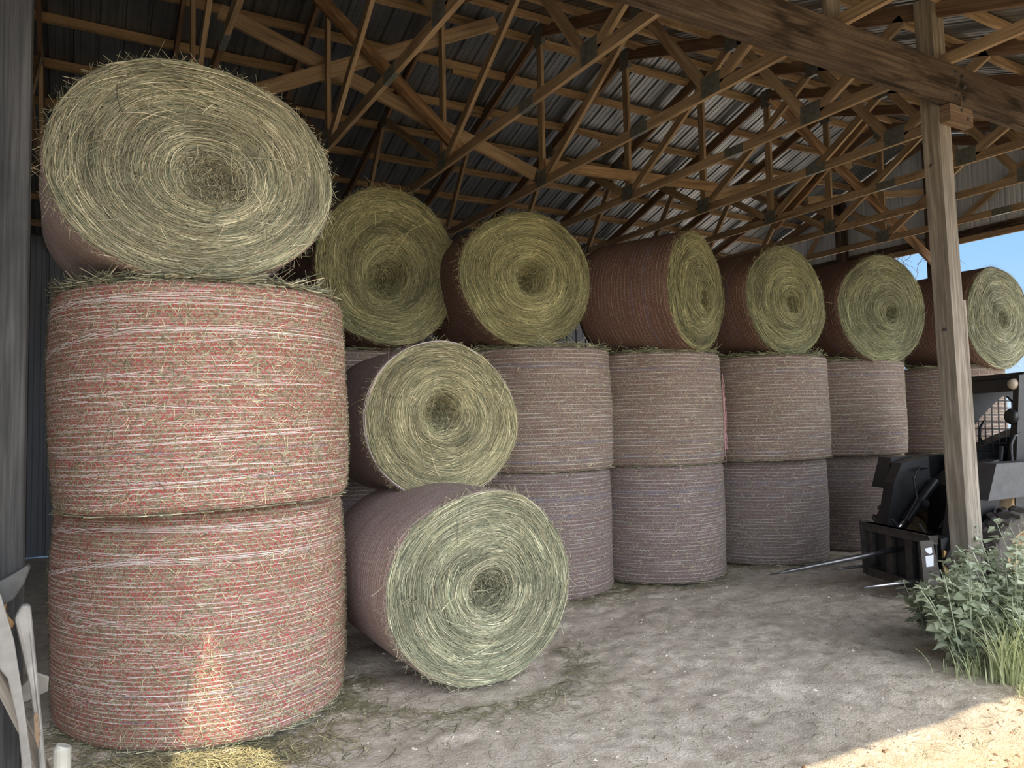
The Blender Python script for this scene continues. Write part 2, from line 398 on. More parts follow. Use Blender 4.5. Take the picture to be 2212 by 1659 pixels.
def lying_bale(u, v, zb, a, b, delta, L, seed, label, nst, net, tint=(1, 1, 1), core=(0, 0, .12, .08), bulge=.05, sw=.0014, sl=(.07, .26), group=None, back=1.0, rimtw=False):
    """face centre at (u,v), axis runs back from the face; local x right on the face, y inward, z up"""
    g = np.random.default_rng(seed); R = outline(seed)
    root = empty('hay_bale', (u, v, zb), math.radians(delta), label, 'hay bale', group or 'round hay bales lying on their sides')
    cz = b
    def flat(z): return np.maximum(z, -b * .975)
    # wrap
    n = 120; ys = np.array([-.012, .012, .05, .2, .45, .7, .9, L - .06, L - .015, L]); m = len(ys)
    sc = np.array([.975, .995, 1., 1.004, 1.006, 1.003, 1., .995, .97, .80])
    sc = sc * np.linspace(1, back, m)
    th = np.linspace(0, 2 * PI, n + 1)
    arc = th * (a + b) / 2
    V = np.zeros((m, n + 1, 3)); UV = np.zeros((m, n + 1, 2))
    for j in range(m):
        rr = R(th) * sc[j] * (1 + .006 * np.sin(5 * th + j * 1.7 + seed))
        V[j, :, 0] = a * rr * np.cos(th); V[j, :, 2] = cz + flat(b * rr * np.sin(th)); V[j, :, 1] = ys[j]
        UV[j, :, 0] = arc; UV[j, :, 1] = ys[j]
    F = [[j * (n + 1) + i, (j + 1) * (n + 1) + i, (j + 1) * (n + 1) + i + 1, j * (n + 1) + i + 1] for j in range(m - 1) for i in range(n)]
    F.append([(m - 1) * (n + 1) + i for i in range(n - 1, -1, -1)])
    mb = MB().add(V.reshape(-1, 3), F, UV.reshape(-1, 2))
    mb.build('net_wrap', net, root, smooth=True, fix=True)
    # loose straw flecks on the wrap
    # end face
    cx, czr, cr, cd = core
    def depth(X, Z):
        rho2 = (X / a) ** 2 + (Z / b) ** 2
        d = -bulge * (1 - np.clip(rho2, 0, 1.2))
        rc = np.hypot(X - cx, Z - czr)
        return d + cd * np.exp(-(rc / cr) ** 2) + .008 * np.sin(9 * X + seed) * np.sin(8 * Z)
    # the spiral centre drifts toward the core
    def spiral(rho, t):
        rr = R(t) * rho
        k = (1 - rho) ** 1.3
        return a * rr * np.cos(t) + cx * k, b * rr * np.sin(t) + czr * k
    rings = np.concatenate([np.linspace(0.02, .35, 10), np.linspace(.40, .99, 12)]); nr = len(rings)
    V = np.zeros((nr, n + 1, 3)); UV = np.zeros((nr, n + 1, 2))
    for j, rho in enumerate(rings):
        X, Z = spiral(rho, th); Z = flat(Z)
        V[j, :, 0] = X; V[j, :, 2] = cz + Z; V[j, :, 1] = depth(X, Z) + .004
        UV[j, :, 0] = th * rho * .65 * 1.0; UV[j, :, 1] = rho * .65
    F = [[j * (n + 1) + i, j * (n + 1) + i + 1, (j + 1) * (n + 1) + i + 1, (j + 1) * (n + 1) + i] for j in range(nr - 1) for i in range(n)]
    F.append([i for i in range(n - 1, -1, -1)])
    bed = MB().add(V.reshape(-1, 3), F, UV.reshape(-1, 2))
    o = bed.build('hay_end', HAYBED, root, smooth=True)
    # strands
    mb = MB()
    N = int(nst * 1.5)
    rho = np.sqrt(g.uniform(.0, 1.0, N)) * .985; t0 = g.uniform(0, 2 * PI, N)
    ln = g.uniform(sl[0], sl[1], N); K = 4
    rad = np.maximum(rho * (a + b) / 2, .05)
    s = np.linspace(-.5, .5, K)[None, :]
    tt = t0[:, None] + s * (ln / rad)[:, None]
    dr = g.normal(0, .022, N)
    wild = g.random(N) < .05
    dr = np.where(wild, g.normal(0, .25, N), dr)
    rr = np.clip(rho[:, None] + dr[:, None] * s * 2 * (ln / .15)[:, None] * .5, 0.01, 1.015)
    X, Z = spiral(rr, tt); Zf = flat(Z)
    lift = np.abs(g.normal(.006, .007, N))[:, None] + np.where(wild, g.uniform(0, .05, N), g.uniform(0, .012, N))[:, None] * (s + .5) ** 2
    P = np.stack([X, depth(X, Zf) - lift, cz + Zf], -1)
    T = np.gradient(P, axis=1); T /= np.linalg.norm(T, axis=2)[..., None] + 1e-9
    nv = np.zeros_like(P); nv[..., 1] = -1; nv[..., 0] += g.normal(0, .5, (N, 1)); nv[..., 2] += g.normal(0, .5, (N, 1))
    Wd = np.cross(T, nv); Wd /= np.linalg.norm(Wd, axis=2)[..., None] + 1e-9
    wv = g.uniform(.6, 1.4, N) * sw
    Wd = Wd * wv[:, None, None] * np.array([1, 1, 1, .4])[None, :, None]
    pat = vnoise(t0 * 1.3 + 20, rho * 7.0 + seed, 1.0, seed) * .17 + vnoise(t0 * .5 + 9, rho * 16.0, 1.0, seed + 1) * .12
    rc_ = np.hypot(X[:, 1] - cx, Z[:, 1] - czr)
    ribbons(mb, P, Wd, np.clip(straw_cols(N, tint, g) * (1 + pat).clip(.5, 1.5)[:, None], 0, 1))
    # core tangle
    M = int(N * .05 + 120)
    r0 = cr * 1.25 * np.sqrt(g.random(M)); ph = g.uniform(0, 2 * PI, M)
    C = np.stack([cx + r0 * np.cos(ph), np.zeros(M), czr + r0 * np.sin(ph)], -1)
    C[:, 1] = depth(C[:, 0], C[:, 2]) - np.abs(g.normal(0, .02, M))
    D = g.normal(0, 1, (M, 3)); D[:, 1] *= .45; D /= np.linalg.norm(D, axis=1)[:, None]
    lc = g.uniform(.05, .15, M)
    P = C[:, None, :] + D[:, None, :] * (s * lc[:, None])[..., None]
    bend = g.normal(0, .02, (M, 3)); P = P + bend[:, None, :] * (s ** 2 * 4)[..., None]; P[..., 2] += cz
    Wd = np.cross(np.gradient(P, axis=1), g.normal(0, 1, (M, 1, 3))); Wd /= np.linalg.norm(Wd, axis=2)[..., None] + 1e-9
    ribbons(mb, P, Wd * sw, straw_cols(M, np.array(tint) * .8, g))
    # rim whiskers
    M = int(N * .045 + 80)
    t = g.uniform(0, 2 * PI, M); out = np.stack([np.cos(t), g.normal(-.3, .6, M), np.sin(t)], -1) + g.normal(0, .35, (M, 3)) + np.stack([-np.sin(t), 0 * t, np.cos(t)], -1) * g.choice([-1, 1], M)[:, None] * 1.2
    out /= np.linalg.norm(out, axis=1)[:, None]
    X, Z = a * R(t) * np.cos(t) * .985, flat(b * R(t) * np.sin(t) * .985)
    B = np.stack([X, g.uniform(-.02, .05, M), cz + Z], -1); lc = g.uniform(.02, .075, M) * np.where(g.random(M) < .08, 2.0, 1)
    P = B[:, None, :] + out[:, None, :] * ((s + .5) * lc[:, None])[..., None]
    P[..., 2] = np.maximum(P[..., 2], .004)
    Wd = np.cross(np.gradient(P, axis=1), g.normal(0, 1, (M, 1, 3))); Wd /= np.linalg.norm(Wd, axis=2)[..., None] + 1e-9
    ribbons(mb, P, Wd * sw * .6, straw_cols(M, tint, g))
    mb.build('hay_strands', HAY, root, col=True)['kind'] = 'stuff'
    if rimtw:
        rt_ = MB()
        for q in range(3):
            t = np.linspace(.25 + q * .4, 5.6 - q * .5, 160); rr = R(t) * (.988 + .006 * q + .006 * np.sin(t * 4 + q))
            rt_.tube(np.stack([a * rr * np.cos(t), -.018 + .008 * q + .006 * np.sin(7 * t), cz + flat(b * rr * np.sin(t))], -1),  .0012, 5)
        rt_.build('rim_twine', TWINE, root)
    return root

def upright_bale(u, v, z0, h, r, seed, label, net, nfr, nfl, tint=(1, 1, 1), bulge=.012, tilt=(0, 0), sw=.0024, twines=0, group=None, view=-1.2, top=True, sag=0.0, torn=None):
    g = np.random.default_rng(seed); R = outline(seed)
    root = empty('hay_bale', (u, v, z0), 0, label, 'hay bale', group or 'round hay bales stacked on end')
    root.rotation_euler = (tilt[0], tilt[1], 0)
    n = 128; zs = np.array([0, .012, .04, .10, .22, .36, .5, .64, .78, .9, .96, .988, 1.0]) * h
    prof = np.array([.955, .985, .998, 1.0, 1.006, 1.01, 1.012, 1.01, 1.006, 1.0, .998, .985, .955])
    prof = 1 + (prof - 1) * (bulge / .012)
    th = np.linspace(0, 2 * PI, n + 1) - PI / 2 + PI          # seam at the back
    m = len(zs)
    V = np.zeros((m, n + 1, 3)); UV = np.zeros((m, n + 1, 2))
    def rad(t, z):
        return r * R(t) * np.interp(z, zs, prof) * (1 + .006 * np.sin(3 * t + z * 4 + seed) + .004 * np.sin(7 * t - z * 9)) * (1 + sag * (1 - z / h) ** 2)
    for j in range(m):
        rr = rad(th, zs[j])
        V[j, :, 0] = rr * np.cos(th); V[j, :, 1] = rr * np.sin(th); V[j, :, 2] = zs[j]
        UV[j, :, 0] = th * r; UV[j, :, 1] = zs[j]
    F = [[j * (n + 1) + i, j * (n + 1) + i + 1, (j + 1) * (n + 1) + i + 1, (j + 1) * (n + 1) + i] for j in range(m - 1) for i in range(n)]
    mb = MB().add(V.reshape(-1, 3), F, UV.reshape(-1, 2))
    mb.build('net_wrap', net, root, smooth=True)
    # hay ends
    rings = np.array([.02, .3, .6, .85, .955, 1.0])
    for zz, nm, sg in ((h, 'hay_end', 1), (0, 'hay_end', -1)):
        V = np.zeros((len(rings), n + 1, 3)); UV = np.zeros((len(rings), n + 1, 2))
        for j, q in enumerate(rings):
            rr = rad(th, zz) * q
            V[j, :, 0] = rr * np.cos(th); V[j, :, 1] = rr * np.sin(th); V[j, :, 2] = zz + sg * .0 * (1 - q)
            UV[j, :, 0] = th * q * .65; UV[j, :, 1] = q * .65
        F = [[j * (n + 1) + i, (j + 1) * (n + 1) + i, (j + 1) * (n + 1) + i + 1, j * (n + 1) + i + 1] for j in range(len(rings) - 1) for i in range(n)]
        F.append(list(range(n)))
        if sg < 0: F = [f[::-1] for f in F]
        MB().add(V.reshape(-1, 3), F, UV.reshape(-1, 2)).build(nm, HAYBED, root)
    mb = MB(); s = np.linspace(0, 1, 4)[None, :]
    # fringe at the top and bottom rims (front half mostly)
    for zz, M, up in ((h, nfr, 1), (0.0, int(nfr * .6), -1)):
        t = g.uniform(view - 2.0, view + 2.0, M)
        rr = rad(t, zz) * g.uniform(.90, 1.012, M)
        B = np.stack([rr * np.cos(t), rr * np.sin(t), np.full(M, zz) + up * g.uniform(-.012, .03, M)], -1)
        tang = np.stack([-np.sin(t), np.cos(t), 0 * t], -1) * g.choice([-1, 1], M)[:, None]
        D = tang * g.uniform(.5, 1.3, M)[:, None] + np.stack([np.cos(t), np.sin(t), 0 * t], -1) * g.uniform(-.1, .45, M)[:, None]
        D[:, 2] = up * np.where(g.random(M) < .12, g.uniform(.2, .9, M), g.normal(.06, .13, M))
        lc = g.uniform(.04, .17, M)
        P = B[:, None, :] + D[:, None, :] * (s * lc[:, None])[..., None]; P[..., 2] += -.12 * (s * lc[:, None]) ** 2 * 4
        P[..., 2] = np.maximum(P[..., 2], .003 if up < 0 else -9)
        Wd = np.cross(np.gradient(P, axis=1), g.normal(0, 1, (M, 1, 3))); Wd /= np.linalg.norm(Wd, axis=2)[..., None] + 1e-9
        ribbons(mb, P, Wd * sw * .9, straw_cols(M, tint, g))
    # flecks of straw caught in the net
    M = int(nfl * 1.3)
    t = g.uniform(view - 1.75, view + 1.75, M); z = g.uniform(.02, h - .02, M)
    rr = rad(t, z) + .003
    B = np.stack([rr * np.cos(t), rr * np.sin(t), z], -1)
    al = g.normal(0, .9, M); tang = np.stack([-np.sin(t), np.cos(t), 0 * t], -1)
    D = tang * np.cos(al)[:, None]; D[:, 2] = np.sin(al); nrm = np.stack([np.cos(t), np.sin(t), 0 * t], -1)
    lc = g.uniform(.012, .06, M)
    P = B[:, None, :] + D[:, None, :] * ((s - .5) * lc[:, None])[..., None] + nrm[:, None, :] * (g.uniform(0, .012, M)[:, None] * s ** 2)[..., None]
    Wd = np.cross(D, nrm)[:, None, :] * np.array([1, 1, 1, .4])[None, :, None]
    ribbons(mb, P, Wd * sw * .55, straw_cols(M, np.array([1.12, 1.08, 1.0]), g))
    mb.build('hay_strands', HAY, root, col=True)['kind'] = 'stuff'
    # loose twines of the net, wavy where they have slipped
    if twines:
        tw = MB()
        for i in range(twines):
            zc = g.uniform(.05, h - .05); t1 = view + g.uniform(-1.6, -.7); t2 = t1 + g.uniform(.5, 2.4)
            q = np.linspace(0, 1, int((t2 - t1) * 170)); t = t1 + (t2 - t1) * q
            w1 = np.exp(-(t - (view - 1.35)) / .45).clip(0, 1)
            zz = zc + .03 * np.sin(q * 3 + i) + .03 * (q - .5) * g.normal() + w1 * .009 * np.arcsin(np.sin(t * 88 + i)) * np.interp(t * 6, np.arange(-40, 60), g.uniform(.2, 1.3, 100))
            zz = np.clip(zz, .01, h - .01)
            rr = rad(t, zz) + .004
            P = np.stack([rr * np.cos(t), rr * np.sin(t), zz], -1)[None]
            Wd = np.zeros_like(P); Wd[..., 2] = .0008
            ribbons(tw, P, Wd, np.ones((1, 3)))
        for (z_, ta, tb, zb_) in ((h * .93, view - 1.5, view - .6, .06), (h * .8, view - 1.3, view + .1, .12)):
            for q_ in range(5):
                q = np.linspace(0, 1, 90); t = ta + (tb - ta + g.uniform(.5, 1.6)) * q
                zz = z_ + g.uniform(-.03, .03) * q ** 2 - zb_ * np.clip(1 - q * 2.2, 0, 1) ** 1.5 + .012 * np.sin(q * 60 + q_) * np.clip(1 - q * 2, 0, 1) - .008 * q_ * (.3 + q)
                rr = rad(t, zz) + .007
                P = np.stack([rr * np.cos(t), rr * np.sin(t), zz], -1)[None]
                Wd = np.zeros_like(P); Wd[..., 2] = .0008
                ribbons(tw, P, Wd, np.ones((1, 3)))
        tw.build('loose_twine', TWINE, root)
    if torn is not None:          # torn tuft of hay hanging out of the wrap
        tt_, tz_ = torn; M = 420; mb = MB()
        t = g.normal(tt_, .14, M); z = np.clip(g.normal(tz_, .07, M), .05, h)
        rr = rad(t, z)
        B = np.stack([rr * np.cos(t), rr * np.sin(t), z], -1); nrm = np.stack([np.cos(t), np.sin(t), 0 * t], -1)
        D = nrm * g.uniform(.1, .6, M)[:, None] + g.normal(0, .6, (M, 3)); D[:, 2] -= .25
        lc = g.uniform(.04, .14, M)
        P = B[:, None, :] + D[:, None, :] * (s * lc[:, None])[..., None]
        Wd = np.cross(np.gradient(P, axis=1), g.normal(0, 1, (M, 1, 3))); Wd /= np.linalg.norm(Wd, axis=2)[..., None] + 1e-9
        ribbons(mb, P, Wd * sw, straw_cols(M, (.85, .85, .85), g))
        mb.build('torn_hay', HAY, root, col=True)['kind'] = 'stuff'
    return root

# left stack
upright_bale(.73, 5.16, 0.0, 1.25, .83, 1, 'large upright bale on the ground at the bottom of the left stack', NET_NEAR, 4600, 6500, twines=34, view=-1.75, bulge=.02)
upright_bale(.68, 4.86, 1.255, 1.17, .80, 2, 'large upright round bale in red and white net, middle of the left stack', NET_NEAR, 3600, 6500, twines=44, tilt=(0, -.022), view=-1.75, bulge=.02)
lying_bale(.54, 4.20, 2.425, .71, .584, 2, 1.25, 3, 'biggest pale hay bale end, lying on top of the left stack', 11000, NET_ROLL, (1.0, 1.0, 1.0), core=(.06, -.06, .11, .06), bulge=.07)
# second stack, mostly hidden
upright_bale(2.55, 7.85, 0.0, 1.21, .80, 21, 'upright bale at the foot of the second stack, behind the two rolled bales', NET_ROW_D, 200, 600)
upright_bale(2.55, 7.80, 1.215, 1.20, .80, 22, 'upright bale mostly hidden, its top edge showing above the rolled bale', NET_ROW, 900, 1200)
lying_bale(2.55, 6.75, 2.425, .74, .752, 4, 1.2, 4, 'olive hay bale with dark hollow centre, on top row beside the biggest bale', 8500, NET_TOP, (.84, .83, .62), core=(-.04, -.14, .16, .36), bulge=.08)
# loose rolled bales in front
lying_bale(2.29, 4.44, 0.0, .675, .62, 0, 1.35, 5, 'round bale lying on the dirt floor in front, facing the camera', 8500, NET_ROLL, (1.02, 1.04, 1.02), core=(.03, -.02, .11, .22), bulge=.05, group='rolled bales in front of the row')
lying_bale(2.41, 5.28, 1.11, .625, .597, -2, 1.3, 6, 'round bale lying on the lower rolled bale, loose straw hanging from its centre', 8500, NET_ROLL, (1.12, 1.08, .95), core=(.0, .07, .13, .36), bulge=.05, group='rolled bales in front of the row', rimtw=True)
# row of stacks
ROW = [ # u, v, r, bottom seed
 (4.17, 6.86, .80), (5.72, 6.84, .80), (7.33, 6.70, .80), (9.0, 6.82, .80), (10.95, 6.55, .80)]
names = ['third stack, behind the rolled bales', 'fourth stack from the left', 'fifth stack from the left', 'sixth stack, beside the loader', 'seventh stack, behind the post']
for i, (u, v, r) in enumerate(ROW):
    dv = (.0, .0, .18, .13, .0)[i]; du = (-.01, .0, .15, .15, 0)[i]
    hh = 1.21 if i < 4 else 1.18
    upright_bale(u + du, v + dv, 0.0, hh, r - (.02, .0, .0, .02, 0)[i], 30 + i, 'dusty upright bale on the ground, ' + names[i], NET_ROW_D, 700, 1500, tint=(.8, .8, .75),
                 torn=(-.75, .72) if i == 3 else None, sag=.012)
    upright_bale(u, v, hh + .005, hh - .01, r, 40 + i, 'faded upright bale in the middle of the ' + names[i], NET_ROW, 1300, 2200, tint=(.85, .88, .78), tilt=(0, -.008))
    if i == 1:
        bl = bpy.data.objects['hay_bale.%03d' % 11]; tw = MB(); g = np.random.default_rng(77)
        for q in range(7):
            z = np.linspace(g.uniform(.7, 1.05), g.uniform(-.05, .3), 40); t = -.80 + np.cumsum(g.normal(0, .006, 40)) + g.uniform(-.05, .1)
            rr = .815 + np.abs(np.cumsum(g.normal(0, .004, 40)))
            tw.tube(np.stack([rr * np.cos(t), rr * np.sin(t), z], -1), .0022, 5)
        tw.build('loose_twine', TWINE_R, bl)
T3 = lying_bale(3.76, 6.25, 2.42, .725, .652, -3, 1.2, 50, 'olive hay bale end with round dark core, top of the third stack', 7500, NET_TOP, (.86, .84, .60), core=(.02, -.0, .13, .32), bulge=.07)
lying_bale(5.71, 6.02, 2.42, .70, .635, 22, 1.1, 51, 'top bale turned sideways showing its long maroon net side, fourth stack', 5000, NET_TOP, (.84, .82, .58), core=(.1, -.08, .08, .14))
lying_bale(7.19, 6.10, 2.42, .72, .64, 3, 1.15, 52, 'top bale on the fifth stack, small dark spot at its centre', 5000, NET_TOP, (.82, .83, .62), core=(.06, -.04, .09, .14))
lying_bale(8.9, 6.05, 2.36, .74, .70, -8, 1.15, 53, 'top bale on the sixth stack, overhanging the bale under it', 5000, NET_TOP, (.80, .84, .70), core=(.1, -.06, .08, .10))
lying_bale(10.95, 5.72, 2.29, .80, .715, 0, 1.15, 54, 'top bale at the right end, against the sky right of the post', 5000, NET_TOP, (.95, 1.0, .95), core=(.0, -.02, .09, .05))

# ------------------------------------------------------------------ barn frame
VC = 7.133; ZPK = HC + 4.52; SL = .345; ZC = HC + 2.735      # ridge v, top edge at peak, slope, chord centre
V_F, V_B = 4.50, 9.766; V_FM, V_BM = 5.42, 8.85; V_FO, V_BO = 3.60, 10.67; V_H0, V_H1 = 2.0, 12.266
def ztop(v): return ZPK - SL * abs(v - VC)
def ztc(v): return ztop(v) - .047
V_S = 5.425
words_t = ['nearest to the left post, half hidden behind it', 'crossing above the biggest bale', 'running above the second bale, with a splice plate',
           'third full truss, ending above the third bale', 'with the dark peak plate above the olive bales', 'just left of the middle of the dark beam', 'whose peak plate shows beside light roof sheets',
           'above the fifth stack', 'seen just left of the right post top', 'last but one before the gable wall']
TW = {-2: 'first roof truss at the left, its posts rising beside the left post', -1: 'second roof truss from the left, rising from behind the biggest bale',
      0: 'third roof truss from the left, its chord crossing the stained brace', 1: 'fourth roof truss from the left, chord running down between the second and third top bales',
      2: 'fifth roof truss from the left, its peak plate right of the cross braces', 3: 'sixth roof truss from the left, chord ending behind the side-on bale',
      4: 'seventh roof truss from the left, chord meeting the beam left of the post', 5: 'eighth roof truss from the left, passing just behind the right post',
      6: 'ninth roof truss from the left, second before the gable wall', 7: 'tenth roof truss from the left, last one before the gable truss', 8: 'gable truss fixed against the grey end wall'}
def truss(i):
    u = 2.079 + i * 1.2188
    root = empty('roof_truss', (u, VC, 0), 0, TW[i], 'roof truss', 'roof trusses')
    def P(v, z): return (0, v - VC, z)
    w = .038; h = .089
    def memb(nm, a, b, m=WOOD, hh=h, x=0.0, ext=0.0):
        mb = MB(); A = (x, a[0] - VC, a[1]); B = (x, b[0] - VC, b[1])
        mb.bar(A, B, w, hh, up=(0, 0, 1) if abs(a[0] - b[0]) > .05 else (0, 1, 0), ext=ext)
        return mb.build(nm, m, root)
    memb('top_chord', (V_H0 - 1.7, ztc(V_H0 - 1.7)), (VC, ztc(VC)), WOOD_RED, .14 * .9)
    memb('top_chord', (VC, ztc(VC)), (V_H1 + .25, ztc(V_H1 + .25)), WOOD_RED, .14 * .9)
    memb('bottom_chord', (V_H0, ZC), (V_S, ZC))
    memb('bottom_chord', (V_S, ZC), (V_H1, ZC), WOOD_RED if i < 0 else WOOD)
    memb('king_post', (VC, ZC + .04), (VC, ztc(VC) - .06))
    for a, b in (((VC - .07, ZC + .05), (V_FM, ztc(V_FM) - .04)), ((VC + .07, ZC + .05), (V_BM, ztc(V_BM) - .04)),
                 ((V_FM - .06, ztc(V_FM) - .04), (V_F + .06, ZC + .04)), ((V_BM + .06, ztc(V_BM) - .04), (V_B - .06, ZC + .04)),
                 ((V_F - .06, ZC + .04), (V_FO, ztc(V_FO) - .04)), ((V_B + .06, ZC + .04), (V_BO, ztc(V_BO) - .04))):
        memb('web', a, b)
    for v, z, dv, dz, sl in ((VC, ZC + .05, .19, .17, 0), (V_S, ZC, .24, .09, 0), (V_F, ZC + .045, .21, .17, 0), (V_B, ZC + .045, .2, .16, 0),
                        (V_FM, ztc(V_FM) - .03, .17, .17, 0), (V_BM, ztc(V_BM) - .03, .17, .17, 0), (VC, ztc(VC) - .05, .16, .24, 0)):
        mb = MB(); mb.box((-w / 2 - .004, v - VC - dv / 2, z - dz / 2), (w / 2 + .004, v - VC + dv / 2, z + dz / 2))
        for q in range(7):
            vv = v - VC - dv / 2 + dv * (q + .5) / 7
            mb.box((-w / 2 - .006, vv - .004, z - dz / 2 + .01), (-w / 2 - .003, vv + .004, z + dz / 2 - .01))
        mb.build('gusset_plate', PLATE, root)
    return root
for i in range(-2, 9): truss(i)

# braces nailed through the trusses (u, v, z ends)
def board(name, a, b, w, h, m, label, cat, group=None, up=(0, 0, 1)):
    c = [(p + q) / 2 for p, q in zip(a, b)]
    root = MB().bar([p - q for p, q in zip(a, c)], [p - q for p, q in zip(b, c)], w, h, up)
    o = root.build(name, m); o.location = c
    return tag(o, label, cat, group)
G = 'braces nailed across the trusses'
board('diagonal_brace', (1.70, 7.06, HC + 4.38), (3.46, 7.06, HC + 2.90), .04, .14, WOOD_RUST, 'dark stained diagonal brace with pale scuffs, running down right above the second top bale', 'brace', G)
board('diagonal_brace', (1.05, 7.19, HC + 2.98), (3.98, 7.19, HC + 4.47), .04, .135, WOOD, 'brace rising to the right from behind the biggest bale', 'brace', G)
board('diagonal_brace', (1.10, 7.23, HC + 3.87), (4.47, 7.23, HC + 2.85), .04, .14, WOOD, 'long pale brace slanting down from top left to the plate right of the second bale', 'brace', G)
board('diagonal_brace', (4.50, 7.06, HC + 2.91), (7.12, 7.06, HC + 3.02), .04, .12, WOOD_PURLIN, 'nearly level pale brace above the side-on bale', 'brace', G)
board('diagonal_brace', (7.05, 7.20, HC + 2.92), (10.0, 7.20, HC + 3.82), .04, .13, WOOD, 'brace rising right from the end of the level brace', 'brace', G)
board('diagonal_brace', (8.15, 7.06, HC + 4.42), (11.85, 7.06, HC + 2.42), .04, .15, WOOD_RUST, 'long brace dropping right to the gable post by the sky opening', 'brace', G)
board('diagonal_brace', (9.0, 7.20, HC + 3.14), (11.85, 7.20, HC + 3.66), .04, .10, WOOD, 'thin level brace in front of the gable sheets', 'brace', G)
board('sister_board', (8.34, 7.25, HC + 2.72), (8.34, 5.72, HC + 3.74), .045, .2, WOOD_RUST, 'wide rust-stained plank beside a truss web, left of the right post', 'board', None)

# purlins
def purlin(v, label, z_off=.0, u0=-2.2, u1=12.0):
    z = ztop(v) + .045 + z_off
    g = np.random.default_rng(int(v * 100)); n = 90
    us = np.linspace(u0, u1, n); sgn = 1 if v > VC else -1
    wob = np.cumsum(g.normal(0, .004, n)); wob -= np.linspace(wob[0], wob[-1], n); e = .012 * np.abs(np.sin(us * 3.1 + v)) * g.random(n)
    mb = MB()
    V = []; UV = []
    for j in range(n):
        y0 = v - .02; y1 = v + .02
        zz = z + wob[j] * .5
        sl = -SL * sgn
        V += [(us[j], y0, zz - .045 + e[j]), (us[j], y1, zz - .045 + e[j]), (us[j], y1, zz + .043 + sl * .02), (us[j], y0, zz + .043 - sl * .02)]
        UV += [(us[j], 0), (us[j], .04), (us[j], .13), (us[j], .17)]
    F = []
    for j in range(n - 1):
        for q in range(4):
            q2 = (q + 1) % 4
            F.append([j * 4 + q, (j + 1) * 4 + q, (j + 1) * 4 + q2, j * 4 + q2])
    F += [[0, 1, 2, 3], [(n - 1) * 4 + q for q in (3, 2, 1, 0)]]
    o = mb.add(V, F, UV).build('roof_purlin', WOOD_PURLIN, fix=True)
    return tag(o, label, 'purlin', 'roof purlins')
ordn = ['first', 'second', 'third', 'fourth', 'fifth', 'sixth', 'seventh', 'eighth', 'ninth']
for q in range(9):
    purlin(7.36 + q * .585, 'rough sawn purlin under the back roof slope, %s below the ridge' % ordn[q])
for q in range(5):
    purlin(6.90 - q * .60, 'rough sawn purlin under the front roof slope, %s down from the ridge' % ordn[q])
for q in range(5, 9):
    purlin(6.90 - q * .60, 'rough sawn purlin under the front roof slope, %s down from the ridge' % ordn[q])
# offcut blocks beside purlin joints
for q, (u, v) in enumerate(((4.05, 8.05), (4.45, 8.62), (6.6, 8.62), (6.95, 9.2), (8.2, 6.3), (6.55, 4.48))):
    o = MB().box((-.22, -.02, -.04), (.22, .02, .04)).build('purlin_block', WOOD_PURLIN)
    o.location = (u, v - (.042 if v > VC else -.042), ztop(v) + .045)
    tag(o, ['short offcut nailed beside the third purlin, behind the fifth truss', 'short offcut beside a purlin in the middle of the back slope', 'short offcut beside a purlin above the side-on bale',
            'short offcut low on the back slope', 'short block beside a front slope purlin above the post', 'dark block on a front purlin at the top right'][q], 'wood block', 'offcut blocks on the purlins')

# sun direction (towards the sun)
SUN = np.array([.27, -.60, 1.0]); SUN /= np.linalg.norm(SUN)
# roof: ribbed sheets as column strips, with an added unseen gap cut to throw the sun patch on the left bale
def rib_profile(u0, u1, pitch=.229, hgt=.02):
    us = []; hs = []
    x = u0
    while x < u1:
        for d, h_ in ((0, 0), (.012, hgt), (.034, hgt), (.046, 0), (.085, 0), (.09, .005), (.10, .005), (.105, 0), (.165, 0), (.17, .005), (.18, .005), (.185, 0)):
            us.append(x + d); hs.append(h_)
        x += pitch
    return np.array(us), np.array(hs)
V_E0, V_E1 = .25, 12.55
def roof_z(v): return ztop(v) + .092
def to_roof(p):
    # slide a lit point towards the sun until the front roof slope
    p = np.array(p, float); a = SUN / SUN[2]
    t = (ZPK + .09 - SL * (VC - p[1]) - p[2]) / (1 - SL * a[1])
    return p + a * t
tri = [to_roof(q) for q in ((.60, 4.335, .62), (.90, 4.20, 0), (.93, 3.55, 0), (.30, 3.55, 0), (.50, 4.30, .12))]
def hole_span(u):
    vs = []
    n = len(tri)
    for i in range(n):
        a, b = tri[i], tri[(i + 1) % n]
        if (a[0] - u) * (b[0] - u) <= 0 and abs(a[0] - b[0]) > 1e-9:
            vs.append(a[1] + (b[1] - a[1]) * (u - a[0]) / (b[0] - a[0]))
    return (min(vs), max(vs)) if len(vs) >= 2 else None
us, hs = rib_profile(-2.4, 12.3)
extra = np.array([t[0] for t in tri]); ex_h = np.interp(extra, us, hs)
o_ = np.argsort(np.concatenate([us, extra])); us = np.concatenate([us, extra])[o_]; hs = np.concatenate([hs, ex_h])[o_]
mb = MB(); V = []; UV = []; F = []
def seg(u, h_, v): return (u, v, roof_z(v) + h_)
